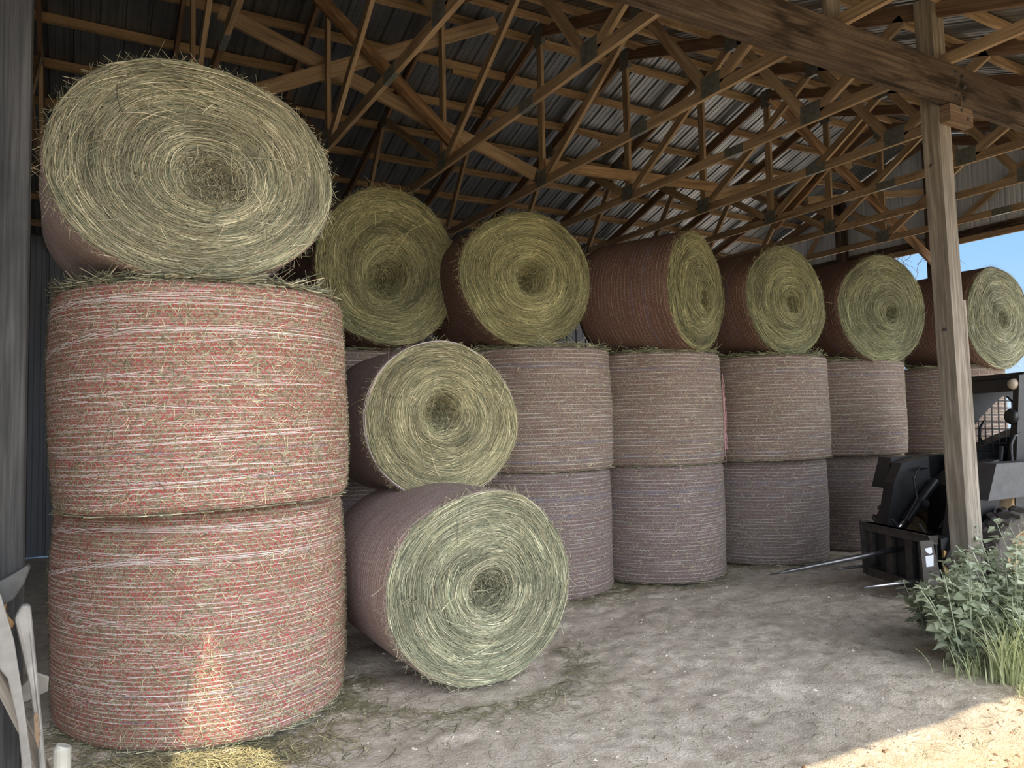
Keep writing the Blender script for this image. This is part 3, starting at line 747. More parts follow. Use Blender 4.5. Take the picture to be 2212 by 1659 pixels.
for j in range(len(us) - 1):
    for (va, vb) in ((V_E0, VC), (VC, V_E1)):
        parts = [((va, vb), (va, vb))]
        if vb == VC:
            s0 = hole_span(us[j] + 1e-6); s1 = hole_span(us[j + 1] - 1e-6)
            if s0 and s1: parts = [((va, s0[0]), (va, s1[0])), ((s0[1], vb), (s1[1], vb))]
        for (p0, p1) in parts:
            b = len(V)
            V += [seg(us[j], hs[j], p0[0]), seg(us[j + 1], hs[j + 1], p1[0]), seg(us[j + 1], hs[j + 1], p1[1]), seg(us[j], hs[j], p0[1])]
            UV += [(us[j], p0[0]), (us[j + 1], p1[0]), (us[j + 1], p1[1]), (us[j], p0[1])]
            F.append([b, b + 1, b + 2, b + 3])
mb.add(V, F, UV)
ceil = mb.build('ceiling', ROOF); tag(ceil, 'ribbed metal roof sheets seen from below', 'roof', kind='structure')

# walls
def rib_wall(name, mat, fixed, axis, lo, hi, zlo, zhi, label, pitch=.229):
    """vertical ribs; axis = running axis (0: along u, 1: along v)"""
    ts, hs = rib_profile(lo, hi, pitch, .018); keep = ts <= hi; ts, hs = ts[keep], hs[keep]
    V = []; UV = []; F = []
    for t, h_ in zip(ts, hs):
        for z in (zlo, zhi(t)):
            V.append((fixed + h_, t, z) if axis == 1 else (t, fixed + h_, z)); UV.append((t, z))
    for j in range(len(ts) - 1): F.append([2 * j, 2 * j + 2, 2 * j + 3, 2 * j + 1])
    o = MB().add(V, F, UV).build(name, mat); return tag(o, label, 'wall', kind='structure')
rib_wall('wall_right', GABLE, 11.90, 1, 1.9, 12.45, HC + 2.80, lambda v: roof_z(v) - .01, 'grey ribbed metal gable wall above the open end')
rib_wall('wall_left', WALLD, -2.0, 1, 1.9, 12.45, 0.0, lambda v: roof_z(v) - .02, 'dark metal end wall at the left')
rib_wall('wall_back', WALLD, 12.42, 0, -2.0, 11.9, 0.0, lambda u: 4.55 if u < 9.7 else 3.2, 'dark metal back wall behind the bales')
tag(MB().box((11.86, 1.9, HC + 2.74), (11.90, 12.4, HC + 2.90)).build('trim_1', WOOD_BEAM), 'dark board along the bottom edge of the gable wall', 'trim', kind='structure')

# ------------------------------------------------------------------ posts and beam
VB0 = 3.236; BZ0, BZ1 = HC + 2.385, HC + 2.695
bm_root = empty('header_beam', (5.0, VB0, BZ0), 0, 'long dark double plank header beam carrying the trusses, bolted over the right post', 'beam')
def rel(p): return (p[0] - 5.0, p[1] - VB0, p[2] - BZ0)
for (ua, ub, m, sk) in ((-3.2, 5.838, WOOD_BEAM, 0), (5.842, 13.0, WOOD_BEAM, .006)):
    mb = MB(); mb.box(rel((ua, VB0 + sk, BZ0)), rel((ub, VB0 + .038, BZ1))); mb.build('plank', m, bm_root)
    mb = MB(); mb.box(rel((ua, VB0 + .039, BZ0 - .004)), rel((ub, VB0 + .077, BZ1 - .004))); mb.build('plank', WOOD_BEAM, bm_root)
for (u, z) in ((5.787, 2.628), (5.784, 2.536), (5.782, 2.445), (5.887, 2.616), (5.892, 2.537), (5.892, 2.446)):
    mb = MB(); p = rel((u, VB0, HC + z))
    mb.lathe([(.0001, -.012), (.009, -.012), (.010, -.004), (.017, -.004), (.018, .003)], 16, p, 1); mb.build('bolt', STEEL, bm_root, fix=True)

pr_ = empty('wooden_post', (5.87, 3.385, 0), 0, 'tall grey square post standing in weeds at the right, leaning a little', 'post', 'posts along the open front')
pr_.rotation_euler = (0, -.031, 0)
# lower length splits; a plank is nailed to its right side
MB().bar((0, 0, -.3), (0, 0, 4.9), .138, .152, up=(1, 0, 0)).build('shaft', WOOD_POST, pr_)
MB().bar((.096, -.01, 0), (.096, -.01, 2.55), .12, .036, up=(1, 0, 0)).build('side_plank', WOOD_POST, pr_)
mb = MB(); mb.tube([(-.072, 0, 3.59), (-.105, 0, 3.592)], .013, 10); mb.build('bolt', CHROME, pr_)
mb = MB(); mb.tube([(-.072, -.01, 2.33), (-.10, -.01, 2.33)], .012, 10); mb.build('bolt', STEEL, pr_)
kb = empty('corbel_block', (5.84, 3.274, HC + 2.31), 0, 'short wood block bolted under the beam joint on the right post', 'wood block')
MB().box((-.15, -.038, -.068), (.15, .038, .068)).build('block', mat_wood('brown block wood', (.075, .05, .035), (.155, .11, .08), (.24, .18, .135)), kb)
for (x, z) in ((.0, .035), (.08, -.02)):
    mb = MB(); mb.lathe([(.0001, -.012), (.012, -.010), (.013, .004)], 14, (x, -.038, z), 1); mb.build('bolt', STEEL, kb, fix=True)
pl = empty('wooden_post', (-.24, 3.38, 0), 0, 'post at the left edge of the view, its wood coloured dark for shade', 'post', 'posts along the open front')
MB().bar((0, 0, -.3), (0, 0, 4.75), .14, .152, up=(1, 0, 0)).build('shaft', WOOD_POST_SHADE, pl)
o = MB().bar((0, 0, -.28), (0, 0, .28), .04, .14, up=(1, 0, 0)).build('seat_block', WOOD_POST); o.location = (4.50, 3.34, BZ1 + .28)
tag(o, 'pale upright block nailed on the beam beside the fifth truss', 'wood block')
for (va, vb, lab) in ((8.66, 8.87, 'dark wall post on the gable sheets behind the trusses'), (7.11, 7.19, 'dark gable post at the left edge of the sky opening')):
    zlo = 0 if vb < 8 else HC + 2.74
    o = MB().bar((0, 0, zlo), (0, 0, ztop((va + vb) / 2) - .1), vb - va, .06, up=(1, 0, 0)).build('gable_post', WOOD_BEAM); o.location = (11.83 if vb > 8 else 11.80, (va + vb) / 2, 0)
    tag(o, lab, 'post', None)

# ------------------------------------------------------------------ ground
def axis_pts(lo, hi, flo, fhi, step, grow=1.22):
    p = list(np.arange(flo, fhi + 1e-6, step)); s = step
    while p[-1] < hi: s *= grow; p.append(p[-1] + s)
    s = step
    while p[0] > lo: s *= grow; p.insert(0, p[0] - s)
    return np.array(p)
gx = axis_pts(-45, 70, -1.0, 9.5, .045); gy = axis_pts(-40, 75, 1.0, 7.0, .045)
X, Y = np.meshgrid(gx, gy, indexing='ij')
def gz(X, Y):
    m = np.exp(-(np.maximum(0, np.hypot(X - 4, Y - 4) - 7) / 3) ** 2)
    return (vnoise(X, Y, .9, 1) * .012 + vnoise(X, Y, 3.1, 2) * .008 + vnoise(X, Y, 8.5, 3) * .006 + vnoise(X, Y, 17, 4) * .0045) * m - .012
Z = gz(X, Y)
nx, ny = X.shape
I = np.arange(nx * ny).reshape(nx, ny)
F = np.stack([I[:-1, :-1], I[1:, :-1], I[1:, 1:], I[:-1, 1:]], -1).reshape(-1, 4)
mb = MB().add(np.stack([X, Y, Z], -1).reshape(-1, 3), F)
tag(mb.build('floor', DIRT, smooth=True), 'dry dirt barn floor running out to sunlit sand', 'ground', kind='structure')

# straw litter, pebbles, chips
g = np.random.default_rng(99); s4 = np.linspace(-.5, .5, 4)[None, :]
def litter(N, fn, lrange, w, tint, name, label, cat):
    UVp = fn(N); N = len(UVp)
    al = g.uniform(0, 2 * PI, N); ln = g.uniform(*lrange, N)
    D = np.stack([np.cos(al), np.sin(al), g.normal(0, .06, N)], -1)
    zc = gz(UVp[:, 0], UVp[:, 1]) + .008
    B = np.stack([UVp[:, 0], UVp[:, 1], zc], -1)
    P = B[:, None, :] + D[:, None, :] * (s4 * ln[:, None])[..., None]
    bd = g.normal(0, .12, N)[:, None] * ln[:, None] * (s4 ** 2) * 4
    P[..., 0] += bd * -np.sin(al)[:, None]; P[..., 1] += bd * np.cos(al)[:, None]; P[..., 2] = np.maximum(P[..., 2], zc[:, None] - .004)
    Wd = np.stack([-np.sin(al), np.cos(al), 0 * al], -1)[:, None, :] * np.ones((1, 4, 1)) * w
    mb = MB(); ribbons(mb, P, Wd, straw_cols(N, tint, g))
    return tag(mb.build(name, HAY, col=True), label, cat, kind='stuff')
def near_bales(N):
    out = []
    c = [(.73, 5.16, .83), (2.29, 4.9, .8), (4.17, 6.86, .8), (5.7, 6.84, .8), (7.4, 6.85, .8), (8.9, 6.8, .8)]
    for (u, v, r) in c:
        n = N // len(c); t = g.uniform(-PI, 0, n); q = r + np.abs(g.normal(0, .16, n)) - .03
        out.append(np.stack([u + q * np.cos(t), v + q * np.sin(t)], -1))
    return np.vstack(out)
litter(5200, near_bales, (.03, .14), .0022, (.9, .88, .78), 'straw_litter', 'loose straw lying along the feet of the bales', 'straw')
litter(5200, lambda N: np.stack([g.uniform(-.3, 8.5, N), 2.3 + 4.2 * g.random(N)], -1), (.02, .09), .0018, (.85, .8, .72), 'scattered_straw', 'thin bits of straw scattered over the dirt floor', 'straw')
litter(1500, lambda N: np.stack([g.normal(.55, .35, N), g.normal(4.15, .16, N)], -1), (.04, .2), .0024, (1.05, 1.0, .85), 'straw_heap', 'straw fringe on the ground in front of the left stack', 'straw')
def chips(N, fn, rr, cols, name, label, cat, mat):
    UVp = fn(N); N = len(UVp)
    mb = MB()
    base = np.array([(1, 0, 0), (.3, .9, 0), (-.8, .5, 0), (-.7, -.7, 0), (.4, -.9, 0), (0, 0, .7)])
    Fb = np.array([(0, 1, 5), (1, 2, 5), (2, 3, 5), (3, 4, 5), (4, 0, 5)])
    r = g.uniform(*rr, N) * g.choice([.6, 1, 1.6], N, p=[.5, .38, .12]); al = g.uniform(0, 2 * PI, N); asp = g.uniform(.35, 1, N)
    V = base[None] * np.stack([r, r * asp, r * .8], -1)[:, None, :] * g.uniform(.75, 1.25, (N, 6, 1))
    x = V[..., 0] * np.cos(al)[:, None] - V[..., 1] * np.sin(al)[:, None]; y = V[..., 0] * np.sin(al)[:, None] + V[..., 1] * np.cos(al)[:, None]
    zc = gz(UVp[:, 0], UVp[:, 1])
    V = np.stack([x + UVp[:, :1], y + UVp[:, 1:], V[..., 2] + zc[:, None]], -1)
    F = (Fb[None] + (np.arange(N) * 6)[:, None, None]).reshape(-1, 3)
    C = np.repeat(np.array(cols)[g.integers(0, len(cols), N)], 6, axis=0)
    mb.add(V.reshape(-1, 3), F, None, C)
    return tag(mb.build(name, mat, col=True), label, cat, kind='stuff')
chips(3200, lambda N: np.stack([g.uniform(.5, 8, N), 2.4 + 3.6 * g.random(N) ** .8], -1), (.004, .013), [(.5, .42, .34), (.62, .55, .47), (.34, .28, .23)], 'pebbles', 'small pebbles and clods on the shaded dirt', 'pebbles', HAY)
chips(700, lambda N: np.stack([g.uniform(1.2, 5.2, N), g.uniform(1.2, 2.6, N)], -1), (.006, .018), [(.25, .16, .09), (.55, .42, .26), (.75, .62, .44), (.18, .12, .08)], 'wood_chips', 'bark chips and pebbles on the sunlit sand', 'wood chips', HAY)

# ------------------------------------------------------------------ skid steer with bale spear
HX = math.atan2(.36967, -.92916)
ss = empty('skid_steer', (6.99, 4.64, 0), HX, 'black skid steer loader with yellow wheels parked behind the right post', 'skid steer')
def part(nm, mb, m, parent=ss, smooth=False, label=None, fix=True):
    o = mb.build(nm, m, parent, smooth=smooth, fix=fix)
    if label: o['label'] = label
    return o
# chassis and engine
part('chassis', MB().prism([(-2.35, .35), (-.72, .30), (-.62, .55), (-.70, .95), (-1.2, .98), (-1.3, .9), (-2.45, .95), (-2.5, .6)], 1, -.44, .44), YEL, label='yellow lower body')
part('engine_cover', MB().prism([(-2.75, .55), (-1.75, .75), (-1.75, 1.5), (-2.2, 1.55), (-2.7, 1.35)], 1, -.55, .55), BLACK)
for sy in (1, -1):
    part('rear_tower', MB().prism([(-2.7, .8), (-2.3, .8), (-2.15, 1.6), (-2.35, 1.7), (-2.65, 1.55)], 1, min(sy * .56, sy * .72), max(sy * .56, sy * .72)), BLACK)
# cab: roof, swept side frames, mesh screens
part('cab_roof', MB().prism([(-2.0, 2.0), (-.98, 1.97), (-.94, 2.03), (-1.02, 2.08), (-1.95, 2.12)], 1, -.46, .46), BLACK)
part('front_header', MB().box((-1.0, -.46, 1.90), (-.95, .46, 2.05)), BLACK)
for sy in (1, -1):
    y0, y1 = sorted((sy * .40, sy * .47))
    part('front_pillar', MB().prism([(-.83, 1.0), (-.935, 2.05), (-1.05, 2.05), (-.95, 1.0)], 1, y0, y1), BLACK)
    y0, y1 = sorted((sy * .42, sy * .46))
    part('side_frame', MB().prism([(-.98, 2.06), (-.96, 1.35), (-1.0, 1.36), (-1.10, 1.50), (-1.22, 1.64), (-1.37, 1.77), (-1.50, 1.87), (-1.58, 1.88), (-1.66, 1.80), (-1.68, 1.2), (-1.95, 1.2), (-1.97, 2.06)], 1, y0, y1), BLACK)
    part('side_frame', MB().box((-1.72, y0, 1.20), (-.86, y1, 1.29)), BLACK)
    part('side_panel', MB().box((-1.95, y0 + .01, .80), (-.84, y1 - .01, 1.21)), GREYP)
    mb = MB(); yc = sy * .44
    for q in range(10):
        t = -1.70 + .08 * q
        mb.bar((t, yc, 1.25), (t - .02, yc, 1.92), .007, .012, up=(1, 0, 0))
    for q in range(9):
        z = 1.30 + .075 * q; mb.bar((-1.70, yc, z), (-.95, yc, z + .02), .007, .012)
    part('mesh_screen', mb, BLACK)
    mb = MB(); mb.lathe([(.0001, .035), (.040, .032), (.048, .015), (.055, 0), (.058, -.03)], 24, (-.925, sy * .405, 1.965), 0)
    part('work_lamp', mb, LENS, smooth=True)
    mb = MB(); mb.tube([(-1.25, sy * .38, 1.62), (-1.18, sy * .36, 1.55), (-1.17, sy * .36, 1.45), (-1.22, sy * .38, 1.38)], .014, 8); part('grab_handle', mb, BLACK)
    if sy > 0: mb = MB(); mb.tube([(-.90, sy * .49, 1.50), (-.80, sy * .53, 1.48), (-.76, sy * .53, 1.40), (-.76, sy * .53, 1.22), (-.80, sy * .53, 1.14), (-.90, sy * .49, 1.12)], .011, 8); part('grab_handle', mb, GREYP)
    mb = MB(); mb.lathe([(.0001, .03), (.06, .025), (.075, 0), (.06, -.03), (.0001, -.035)], 20, (-.86, sy * .43, 1.66), 0); part('mirror', mb, BLACK, smooth=True)
part('seat', MB().prism([(-1.55, .85), (-1.0, .85), (-1.0, 1.0), (-1.35, 1.02), (-1.45, 1.6), (-1.56, 1.6)], 1, -.25, .25), DARKPL)
part('control_lever', MB().tube([(-.85, .3, .95), (-.82, .32, 1.25), (-.84, .32, 1.38)], .02, 8), BLACK)
part('front_panel', MB().prism([(-.66, .45), (-.58, .50), (-.62, .98), (-.80, 1.12), (-.86, 1.0)], 1, -.44, .44), BLACK)
for sy in (1, -1):
    y0, y1 = sorted((sy * .62, sy * .84))
    part('lift_arm', MB().prism([(-.235, .93), (-.335, 1.25), (-1.2, 1.27), (-2.2, 1.62), (-2.55, 1.62), (-2.55, 1.45), (-1.3, 1.02), (-.58, .955)], 1, y0, y1), GREYP if sy > 0 else BLACK, label='grey loader arm panel' if sy > 0 else None)
    part('arm_leg', MB().prism([(-.60, 1.27), (-.30, 1.20), (-.20, 1.0), (-.10, .55), (.0, .36), (-.12, .22), (-.30, .50), (-.62, .95)], 1, min(sy * .40, sy * .56), max(sy * .40, sy * .56)), BLACK)
    mb = MB(); mb.tube([(-.62, sy * .33, 1.02), (-.26, sy * .33, .62)], .048, 14); part('tilt_cylinder', mb, BLACK)
    mb = MB(); mb.tube([(-.28, sy * .33, .64), (-.02, sy * .33, .42)], .02, 12); part('cylinder_rod', mb, CHROME)
    mb = MB(); mb.tube([(-.44, sy * .40, .80), (-.44, sy * .24, .80)], .035, 14); part('pivot_pin', mb, STEEL)
    mb = MB(); mb.tube([(-.55, sy * .36, 1.15), (-.42, sy * .30, 1.16), (-.34, sy * .28, 1.05), (-.36, sy * .27, .85), (-.2, sy * .26, .62)], .014, 8); part('hydraulic_hose', mb, BLACK)
    part('coupler_plate', MB().prism([(-.16, .14), (-.02, .10), (-.02, .56), (-.10, .58), (-.18, .4)], 1, min(sy * .16, sy * .5), max(sy * .16, sy * .5)), BLACK)
    part('coupler_bracket', MB().prism([(-.02, .16), (-.06, .14), (-.16, .26), (-.12, .40), (-.02, .47)], 1, min(sy * .505, sy * .535), max(sy * .505, sy * .535)), YEL, label='yellow coupler bracket')
    mb = MB(); mb.tube([(-.10, sy * .2, .56), (-.03, sy * .2, .66)], .012, 8); part('lock_lever', mb, STEEL)
def wheel(x, y):
    mb = MB(); R0, wdt = .42, .30
    mb.lathe([(.25, -wdt / 2), (.37, -wdt / 2), (.395, -wdt / 2 + .04), (.40, 0), (.395, wdt / 2 - .04), (.37, wdt / 2), (.25, wdt / 2)], 48, (0, 0, 0), 1)
    for q in range(20):
        for sg in (1, -1):
            a = 2 * PI * (q + (.5 if sg > 0 else 0)) / 20
            pts = []
            for (yy, da, rr) in ((.005, 0, .40), (.09, .10, .40), (.15, .16, .375)):
                pts.append((rr * math.cos(a + da), sg * yy, rr * math.sin(a + da)))
            for i in range(2):
                A, B = np.array(pts[i]), np.array(pts[i + 1]); m = (A + B) / 2; up = np.array([m[0], 0, m[2]]); up /= np.linalg.norm(up)
                mb.bar(A + up * .012, B + up * .012, .045, .035, up=up, ext=.01)
    o = part('wheel', mb, RUBBER); o.location = (x, y, .425)
    sg = 1 if y > 0 else -1
    r = MB().lathe([(.0001, sg * .05), (.10, sg * .05), (.11, sg * .03), (.19, sg * .02), (.225, sg * .10), (.25, sg * .152), (.26, sg * .152), (.25, sg * .10), (.25, -sg * .1)], 36, (0, 0, 0), 1)
    for q in range(8):
        a = 2 * PI * q / 8; r.tube([(.14 * math.cos(a), sg * .03, .14 * math.sin(a)), (.14 * math.cos(a), sg * .055, .14 * math.sin(a))], .014, 6)
    part('rim', r, mat_plain('dusty rim paint', (.42, .31, .19), .8, var=.3), o, label='dusty yellow wheel rim')
for x in (-.62, -1.72):
    for y in (.73, -.73): wheel(x, y)
# bale spear attachment
bs = empty('bale_spear', (6.99, 4.64, 0), HX, 'dark steel bale spear frame with three tines, low in front of the loader', 'bale spear')
fr = MB()
fr.box((.02, -.52, .52), (.10, .52, .60)); fr.box((.02, -.52, .06), (.08, .52, .14))
for y in (-.50, -.18, .12, .38): fr.box((.03, y, .10), (.07, y + .10, .55))
fr.prism([(.02, .60), (.12, .60), (.10, .56), (.02, .52)], 1, -.52, .52)
part('frame', fr, FRAMEP, bs)
part('back_plate', MB().box((.018, -.5, .12), (.034, .5, .54)), BLACK, bs)
part('side_plate', MB().prism([(.21, .555), (.09, .56), (-.01, .08), (.185, .07)], 1, .50, .535), FRAMEP, bs)
part('side_plate', MB().prism([(.12, .61), (.02, .61), (.0, .07), (.10, .07)], 1, -.535, -.50), FRAMEP, bs)
part('sticker', MB().prism([(.165, .49), (.10, .50), (.095, .45), (.12, .44), (.155, .455)], 1, .5355, .537), STICK, bs, label='torn white sticker')
part('sticker', MB().prism([(.165, .42), (.085, .43), (.09, .33), (.16, .325)], 1, .5355, .537), STICK, bs, label='torn white sticker')
part('plate_bolt', MB().tube([(.10, .53, .13), (.10, .545, .13)], .018, 12), BLACK, bs)
def spear(a, b, r, m, lab):
    a = np.array(a); b = np.array(b); t = np.array([0, .25, .55, .8, 1.0])
    P = a[None] + (b - a)[None] * t[:, None]
    part('spear', MB().tube(P, np.array([r, r, r * .95, r * .7, r * .12]), 14), m, bs, smooth=True, label=lab)
spear((.06, 0, .40), (1.40, 0, .21), .026, STEEL, 'long upper tine')
spear((.06, -.30, .20), (.60, -.30, .17), .015, STEEL, 'short far tine')
spear((.06, .33, .165), (.66, .35, .13), .014, mat_plain('polished tine', (.72, .76, .84), .28, .85, var=.15, sc=30), 'short bright tine')

# ------------------------------------------------------------------ weeds and grass
def leafy(u, v, hgt, seed, label, lean=(0, 0)):
    g = np.random.default_rng(seed)
    root = empty('leafy_weed', (u, v, gz(np.array([u]), np.array([v]))[0]), g.uniform(0, 6), label, 'weed', 'broad-leaved weeds round the post')
    st = MB(); lf = MB(); nst = int(8 + hgt * 6)
    for q in range(nst):
        a = g.uniform(0, 2 * PI); tip = np.array([math.cos(a), math.sin(a), 0]) * g.uniform(.05, .48) * hgt + np.array([lean[0], lean[1], g.uniform(.6, 1.0) * hgt])
        b0 = np.array([math.cos(a), math.sin(a), 0]) * g.uniform(0, .05); mid = (b0 + tip) / 2 + np.array([0, 0, .12 * hgt])
        t = np.linspace(0, 1, 7)[:, None]; P = (1 - t) ** 2 * b0 + 2 * t * (1 - t) * mid + t ** 2 * tip
        st.tube(P, np.linspace(.006, .002, 7), 5)
        nl = int(20 + hgt * 16)
        for j in range(nl):
            f = g.uniform(.12, 1.02); p = (1 - f) ** 2 * b0 + 2 * f * (1 - f) * mid + f ** 2 * tip
            al = g.uniform(0, 2 * PI); d = np.array([math.cos(al), math.sin(al), g.normal(.05, .35)]); d /= np.linalg.norm(d)
            L = g.uniform(.05, .105) * (1.25 - .5 * f); sd = np.cross(d, (0, 0, 1)); sd /= np.linalg.norm(sd) + 1e-6; sd = sd + g.normal(0, .3, 3); up = np.cross(sd, d)
            p0 = p + d * .02; w = L * .36
            V = [p0, p0 + d * L * .35 + sd * w + up * .12 * L, p0 + d * L * .35 - sd * w + up * .12 * L, p0 + d * L * .7 + sd * w * .55, p0 + d * L * .7 - sd * w * .55, p0 + d * L - np.array([0, 0, .12 * L]), p0 + d * L * .38 - up * .03 * L, p0 + d * L * .7 - up * .05 * L]
            c = np.full((8, 3), g.uniform(0, 1))
            lf.add(V, [[0, 6, 1], [0, 2, 6], [6, 7, 3, 1], [6, 2, 4, 7], [7, 5, 3], [7, 4, 5]], None, c)
    st.build('stem', LEAF, root, col=True); lf.build('foliage', LEAF, root, col=True)['kind'] = 'stuff'
    return root
WD = [(5.18, 3.02, .62, 'low broad-leaved weed at the left front of the clump beside the dirt'), (5.52, 3.25, .72, 'broad-leaved weed just left of the post base'),
      (5.62, 2.95, .85, 'broad-leaved weed directly in front of the post base'), (5.95, 3.10, .95, 'tall broad-leaved weed right of the post, before the wheel'),
      (5.36, 2.80, .60, 'short broad-leaved weed at the front edge near the grass'), (5.95, 2.80, .9, 'broad-leaved weed at the right edge in front of the wheel'),
      (5.80, 3.68, .5, 'broad-leaved weed behind the post base'), (6.35, 3.12, .9, 'broad-leaved weed at the far right edge of the view'), (5.62, 2.70, .7, 'broad-leaved weed low at the right, behind the long grass')]
for i, (u, v, h_, lab) in enumerate(WD): leafy(u, v, h_, 200 + i, lab)
def grass(u, v, n, hgt, spread, seed, label, col):
    g = np.random.default_rng(seed); mb = MB()
    root = empty('grass_clump', (u, v, -.01), 0, label, 'grass', 'grass clumps by the post')
    K = 6; t = np.linspace(0, 1, K)[None, :]
    b = g.normal(0, spread, (n, 2)); a = g.uniform(0, 2 * PI, n); L = g.uniform(.4, 1, n) * hgt; bend = g.uniform(.15, .75, n) * L
    P = np.stack([b[:, :1] + np.cos(a)[:, None] * bend[:, None] * t ** 1.7, b[:, 1:] + np.sin(a)[:, None] * bend[:, None] * t ** 1.7, L[:, None] * (t - .28 * t ** 3)], -1)
    W = np.stack([-np.sin(a), np.cos(a), 0 * a], -1)[:, None, :] * (.0034 * (1 - t ** 2) + .0005)[..., None] * np.ones((n, 1, 1))
    c = np.repeat(g.uniform(0, 1, (n, 1)), 3, 1)
    ribbons(mb, P, W, c); mb.build('blades', col, root, col=True)['kind'] = 'stuff'
for i, (u, v, n, h_, sp, lab) in enumerate(((5.10, 2.72, 130, .58, .05, 'tall grass tuft in front of the weeds'), (5.30, 2.62, 220, .7, .07, 'long arching grass tuft at the right edge'),
        (5.02, 2.50, 130, .14, .07, 'short sunlit grass at the edge of the sand'), (5.5, 2.62, 110, .6, .08, 'grass standing before the weeds at the far right'), (5.05, 2.92, 60, .25, .08, 'sparse low grass at the left foot of the weeds'))):
    grass(u, v, n, h_, sp, 300 + i, lab, GRASS)

# ------------------------------------------------------------------ junk at the left edge (between post and bale)
def thick_poly(name, outline_pts, th, m, loc, rot, label, cat, bev=.008):
    """flat panel: outline in local x,z, thickness along y"""
    mb = MB().prism(outline_pts, 1, -th / 2, th / 2); o = mb.build(name, m, fix=True)
    o.location = loc; o.rotation_euler = rot
    md = o.modifiers.new('bevel', 'BEVEL'); md.width = bev; md.segments = 2; md.limit_method = 'ANGLE'
    return tag(o, label, cat)
JV = 3.13; KJ = JV / 3.6
def jp(pts): return [(x * KJ, HC + (z - HC) * KJ) for x, z in pts]
curve = jp([(-.27, 1.085), (-.245, 1.04), (-.20, .86), (-.165, .62), (-.14, .42), (-.115, .15)]) + [(-.07, .0), (-.115, .0)] + jp([(-.15, .2), (-.185, .55), (-.22, .72), (-.27, .80), (-.33, .84), (-.40, 1.05)])
thick_poly('broken_panel', curve, .012, PLASTIC, (0, JV - .02, 0), (0, 0, 0), 'pale grey curved plastic panel leaning against the left stack', 'broken panel', .004)
guard = jp([(-.205, .94), (-.18, .99), (-.15, .985), (-.115, .62), (-.085, .30), (-.055, .18)]) + [(-.02, .0), (-.075, .0)] + jp([(-.12, .45), (-.155, .70)])
gd = thick_poly('plastic_guard', guard, .05, PLASTIC, (0, JV + .03, 0), (0, 0, .06), 'dusty folded plastic guard with a brown rot mark, standing beside the left stack', 'plastic guard', .012)
rot = MB().prism(jp([(-.135, .56), (-.122, .57), (-.112, .48), (-.118, .43), (-.13, .47)]), 1, -.0275, -.0255).build('rot_mark', mat_plain('rotten brown patch', (.16, .11, .07), .95, var=.5, sc=40), gd, fix=True); rot['label'] = 'brown rotten patch'
cover = jp([(-.40, 1.04), (-.30, 1.06), (-.22, 1.10), (-.165, 1.135), (-.155, 1.12), (-.175, 1.06), (-.21, 1.0), (-.27, .97), (-.40, .94)])
thick_poly('dark_cover', cover, .06, DARKPL, (0, JV + .085, 0), (0, 0, 0), 'dark dusty plastic cover on top of the junk at the left edge', 'plastic cover', .015)
o = MB().bar((-.29, 0, .95), (-.11, 0, .0), .03, .055, up=(0, 1, 0)).build('old_board', WOOD_OLD); o.location = (0, JV - .13, 0)
tag(o, 'pale old board standing at the lower left corner', 'board')
o = MB().bar((-.24, 0, .85), (.11, 0, .015), .03, .06, up=(0, 1, 0)).build('old_board', WOOD_OLD); o.location = (0, JV + .10, 0)
tag(o, 'slanting brown board behind the pale one at the lower left', 'board')
mb = MB(); mb.tube([(0, 0, 0), (0, 0, .565), (.004, 0, .575)], np.array([.028, .028, .022]), 16); o = mb.build('pvc_pipe', PVC, smooth=False); o.location = (-.030, JV + .02, 0)
tag(o, 'short pale plastic pipe standing at the foot of the left stack', 'pipe')
o = thick_poly('crumpled_sheet', [(-.045, 0), (.0, -.035), (.05, .025), (.025, .08), (-.03, .09)], .012, PLASTIC, (-.135, JV + .16, .73), (.5, .4, .3), 'small crumpled pale sheet among the junk at the left', 'plastic sheet', .003)
mb = MB(); g = np.random.default_rng(5)
P = np.stack([np.cumsum(g.normal(0, .012, 9)), np.cumsum(g.normal(0, .01, 9)), np.linspace(.10, -.08, 9)], -1); mb.tube(P, np.array([.01, .025, .034, .036, .034, .025, .02, .014, .005]), 8)
o = mb.build('dry_leaf', mat_plain('dry orange leaf', (.36, .21, .09), .9), smooth=True); o.location = (-.205, JV + .12, .97); tag(o, 'dry curled orange leaf hanging in the junk at the left', 'dry leaf')

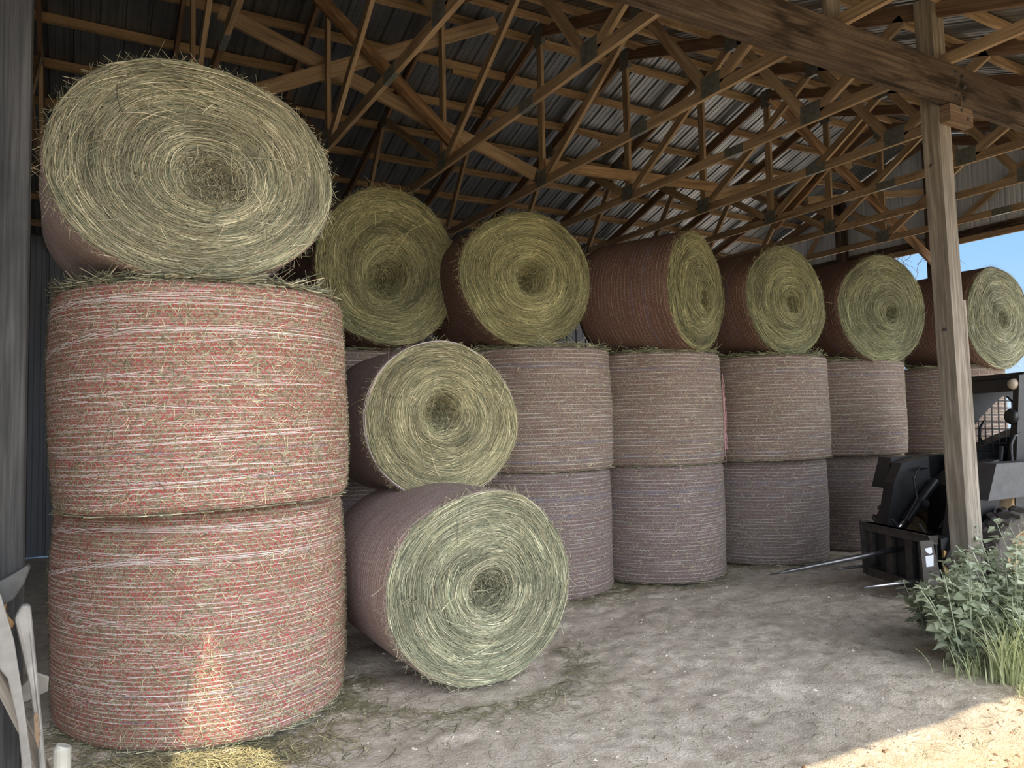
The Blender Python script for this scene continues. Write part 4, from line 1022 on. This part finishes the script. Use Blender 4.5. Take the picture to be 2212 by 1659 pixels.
# ------------------------------------------------------------------ outside: vine, trees
mb = MB(); g = np.random.default_rng(8)
for q in range(26):
    p = np.array([12.25 + g.normal(0, .1), g.uniform(7.25, 8.7), HC + 2.95 + g.uniform(-.1, .3)]); P = [p]
    d = np.array([0, g.normal(0, .4), -1.0])
    for j in range(9):
        d = d + g.normal(0, .45, 3) * np.array([.5, 1, .6]); d[2] -= .08; d /= np.linalg.norm(d); p = p + d * .075; P.append(p)
    mb.tube(P, np.linspace(.006, .002, 10), 5)
tag(mb.build('bare_vine', TRUNK), 'bare twiggy vine hanging outside under the gable', 'vine')
def tree(u, v, hgt, rad, seed, label):
    g = np.random.default_rng(seed); root = empty('tree', (u, v, 0), 0, label, 'tree', 'trees beyond the barn')
    tr = MB(); tr.tube([(0, 0, -.1), (.1, 0, hgt * .3), (0, .1, hgt * .6)], np.array([.16, .12, .06]) * hgt / 5, 10); tr.build('trunk', TRUNK, root)
    lf = MB(); n = 2600
    cs = g.normal(0, 1, (14, 3)); cs /= np.linalg.norm(cs, axis=1)[:, None]; cs *= g.uniform(.2, .75, (14, 1)) * rad; cs[:, 2] = cs[:, 2] * .8 + hgt * .62
    c = cs[g.integers(0, 14, n)] + g.normal(0, rad * .2, (n, 3)); c[:, 2] = np.maximum(c[:, 2], .15)
    d1 = g.normal(0, 1, (n, 3)); d1 /= np.linalg.norm(d1, axis=1)[:, None]; d2 = np.cross(d1, g.normal(0, 1, (n, 3))); d2 /= np.linalg.norm(d2, axis=1)[:, None]
    sz = g.uniform(.06, .13, (n, 1)) * hgt / 5
    V = np.stack([c - d1 * sz, c + d2 * sz * .6, c + d1 * sz, c - d2 * sz * .6], 1); F = np.arange(n * 4).reshape(n, 4)
    lf.add(V.reshape(-1, 3), F, None, np.repeat(g.uniform(0, 1, (n, 1)), 12).reshape(-1, 3)); lf.build('foliage', TREE, root, col=True)['kind'] = 'stuff'
tree(30, 13.6, 3.6, 1.7, 61, 'green tree far outside at the right edge, beyond the last bale')
tree(36, 13.5, 3.6, 1.6, 62, 'second green tree, farther out to the right of the first')

# ------------------------------------------------------------------ light
W = bpy.data.worlds.new('sky'); SC.world = W; W.use_nodes = True
nt = W.node_tree; nt.nodes.clear()
def wn(t, **kw):
    n = nt.nodes.new(t)
    for kk, v in kw.items(): setattr(n, kk, v)
    return n
tc = wn('ShaderNodeTexCoord'); sx = wn('ShaderNodeSeparateXYZ'); nt.links.new(tc.outputs['Generated'], sx.inputs[0])
rp = wn('ShaderNodeValToRGB'); nt.links.new(sx.outputs[2], rp.inputs[0])
e = rp.color_ramp.elements; e[0].position = 0.0; e[0].color = (.62, .80, 1.0, 1); e[1].position = .9; e[1].color = (.10, .27, .72, 1)
m_ = e.new(.22); m_.color = (.30, .60, 1.0, 1)
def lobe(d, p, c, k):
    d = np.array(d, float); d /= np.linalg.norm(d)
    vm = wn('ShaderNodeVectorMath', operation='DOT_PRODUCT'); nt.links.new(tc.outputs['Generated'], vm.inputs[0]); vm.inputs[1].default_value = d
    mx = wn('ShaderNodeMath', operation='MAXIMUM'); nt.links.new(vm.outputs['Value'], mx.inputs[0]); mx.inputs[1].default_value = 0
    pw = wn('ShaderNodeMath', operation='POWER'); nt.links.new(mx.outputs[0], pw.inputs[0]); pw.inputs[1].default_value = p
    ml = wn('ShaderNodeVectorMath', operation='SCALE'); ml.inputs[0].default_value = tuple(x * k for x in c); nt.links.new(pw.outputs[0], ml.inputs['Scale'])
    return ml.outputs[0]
SKY_FILL = 5.6  # extra glow added to the sky behind the camera to brighten the interior
l1 = lobe((.2, -.9, .38), 2.4, (.97, .98, 1.0), SKY_FILL)
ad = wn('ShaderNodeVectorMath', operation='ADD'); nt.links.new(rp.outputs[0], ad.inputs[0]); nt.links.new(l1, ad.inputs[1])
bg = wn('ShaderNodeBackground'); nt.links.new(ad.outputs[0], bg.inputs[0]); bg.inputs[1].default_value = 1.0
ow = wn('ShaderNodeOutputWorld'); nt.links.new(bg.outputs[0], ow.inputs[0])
sl = bpy.data.lights.new('sun', 'SUN'); sl.energy = 6.6; sl.angle = math.radians(.6); sl.color = (1.0, .86, .62)
so = link(bpy.data.objects.new('sun', sl)); so.rotation_euler = Vector(SUN).to_track_quat('Z', 'Y').to_euler(); so.location = (2, -4, 12)

# ------------------------------------------------------------------ camera
f_px, pitch, roll, yaw = 1650.0, .0563, -.019, .5185
fw = Vector((math.sin(yaw) * math.cos(pitch), math.cos(yaw) * math.cos(pitch), math.sin(pitch)))
rt = Vector((math.cos(yaw), -math.sin(yaw), 0)); up = rt.cross(fw)
r2 = rt * math.cos(roll) + up * math.sin(roll); u2 = -rt * math.sin(roll) + up * math.cos(roll)
cam = bpy.data.cameras.new('camera'); cam.sensor_fit = 'HORIZONTAL'; cam.sensor_width = 36; cam.lens = f_px / 2212 * 36
cam.clip_end = 300; cam.clip_start = .05
co = link(bpy.data.objects.new('camera', cam))
co.matrix_world = Matrix(((r2.x, u2.x, -fw.x, 0), (r2.y, u2.y, -fw.y, 0), (r2.z, u2.z, -fw.z, HC), (0, 0, 0, 1)))
SC.camera = co
SC.view_settings.view_transform = 'Standard'; SC.view_settings.look = 'None'
SC.view_settings.exposure = 0.08; SC.view_settings.gamma = 1.0; SC.view_settings.use_curve_mapping = False
SC.cycles.use_denoising = True
SC.cycles.max_bounces = 8; SC.cycles.diffuse_bounces = 5
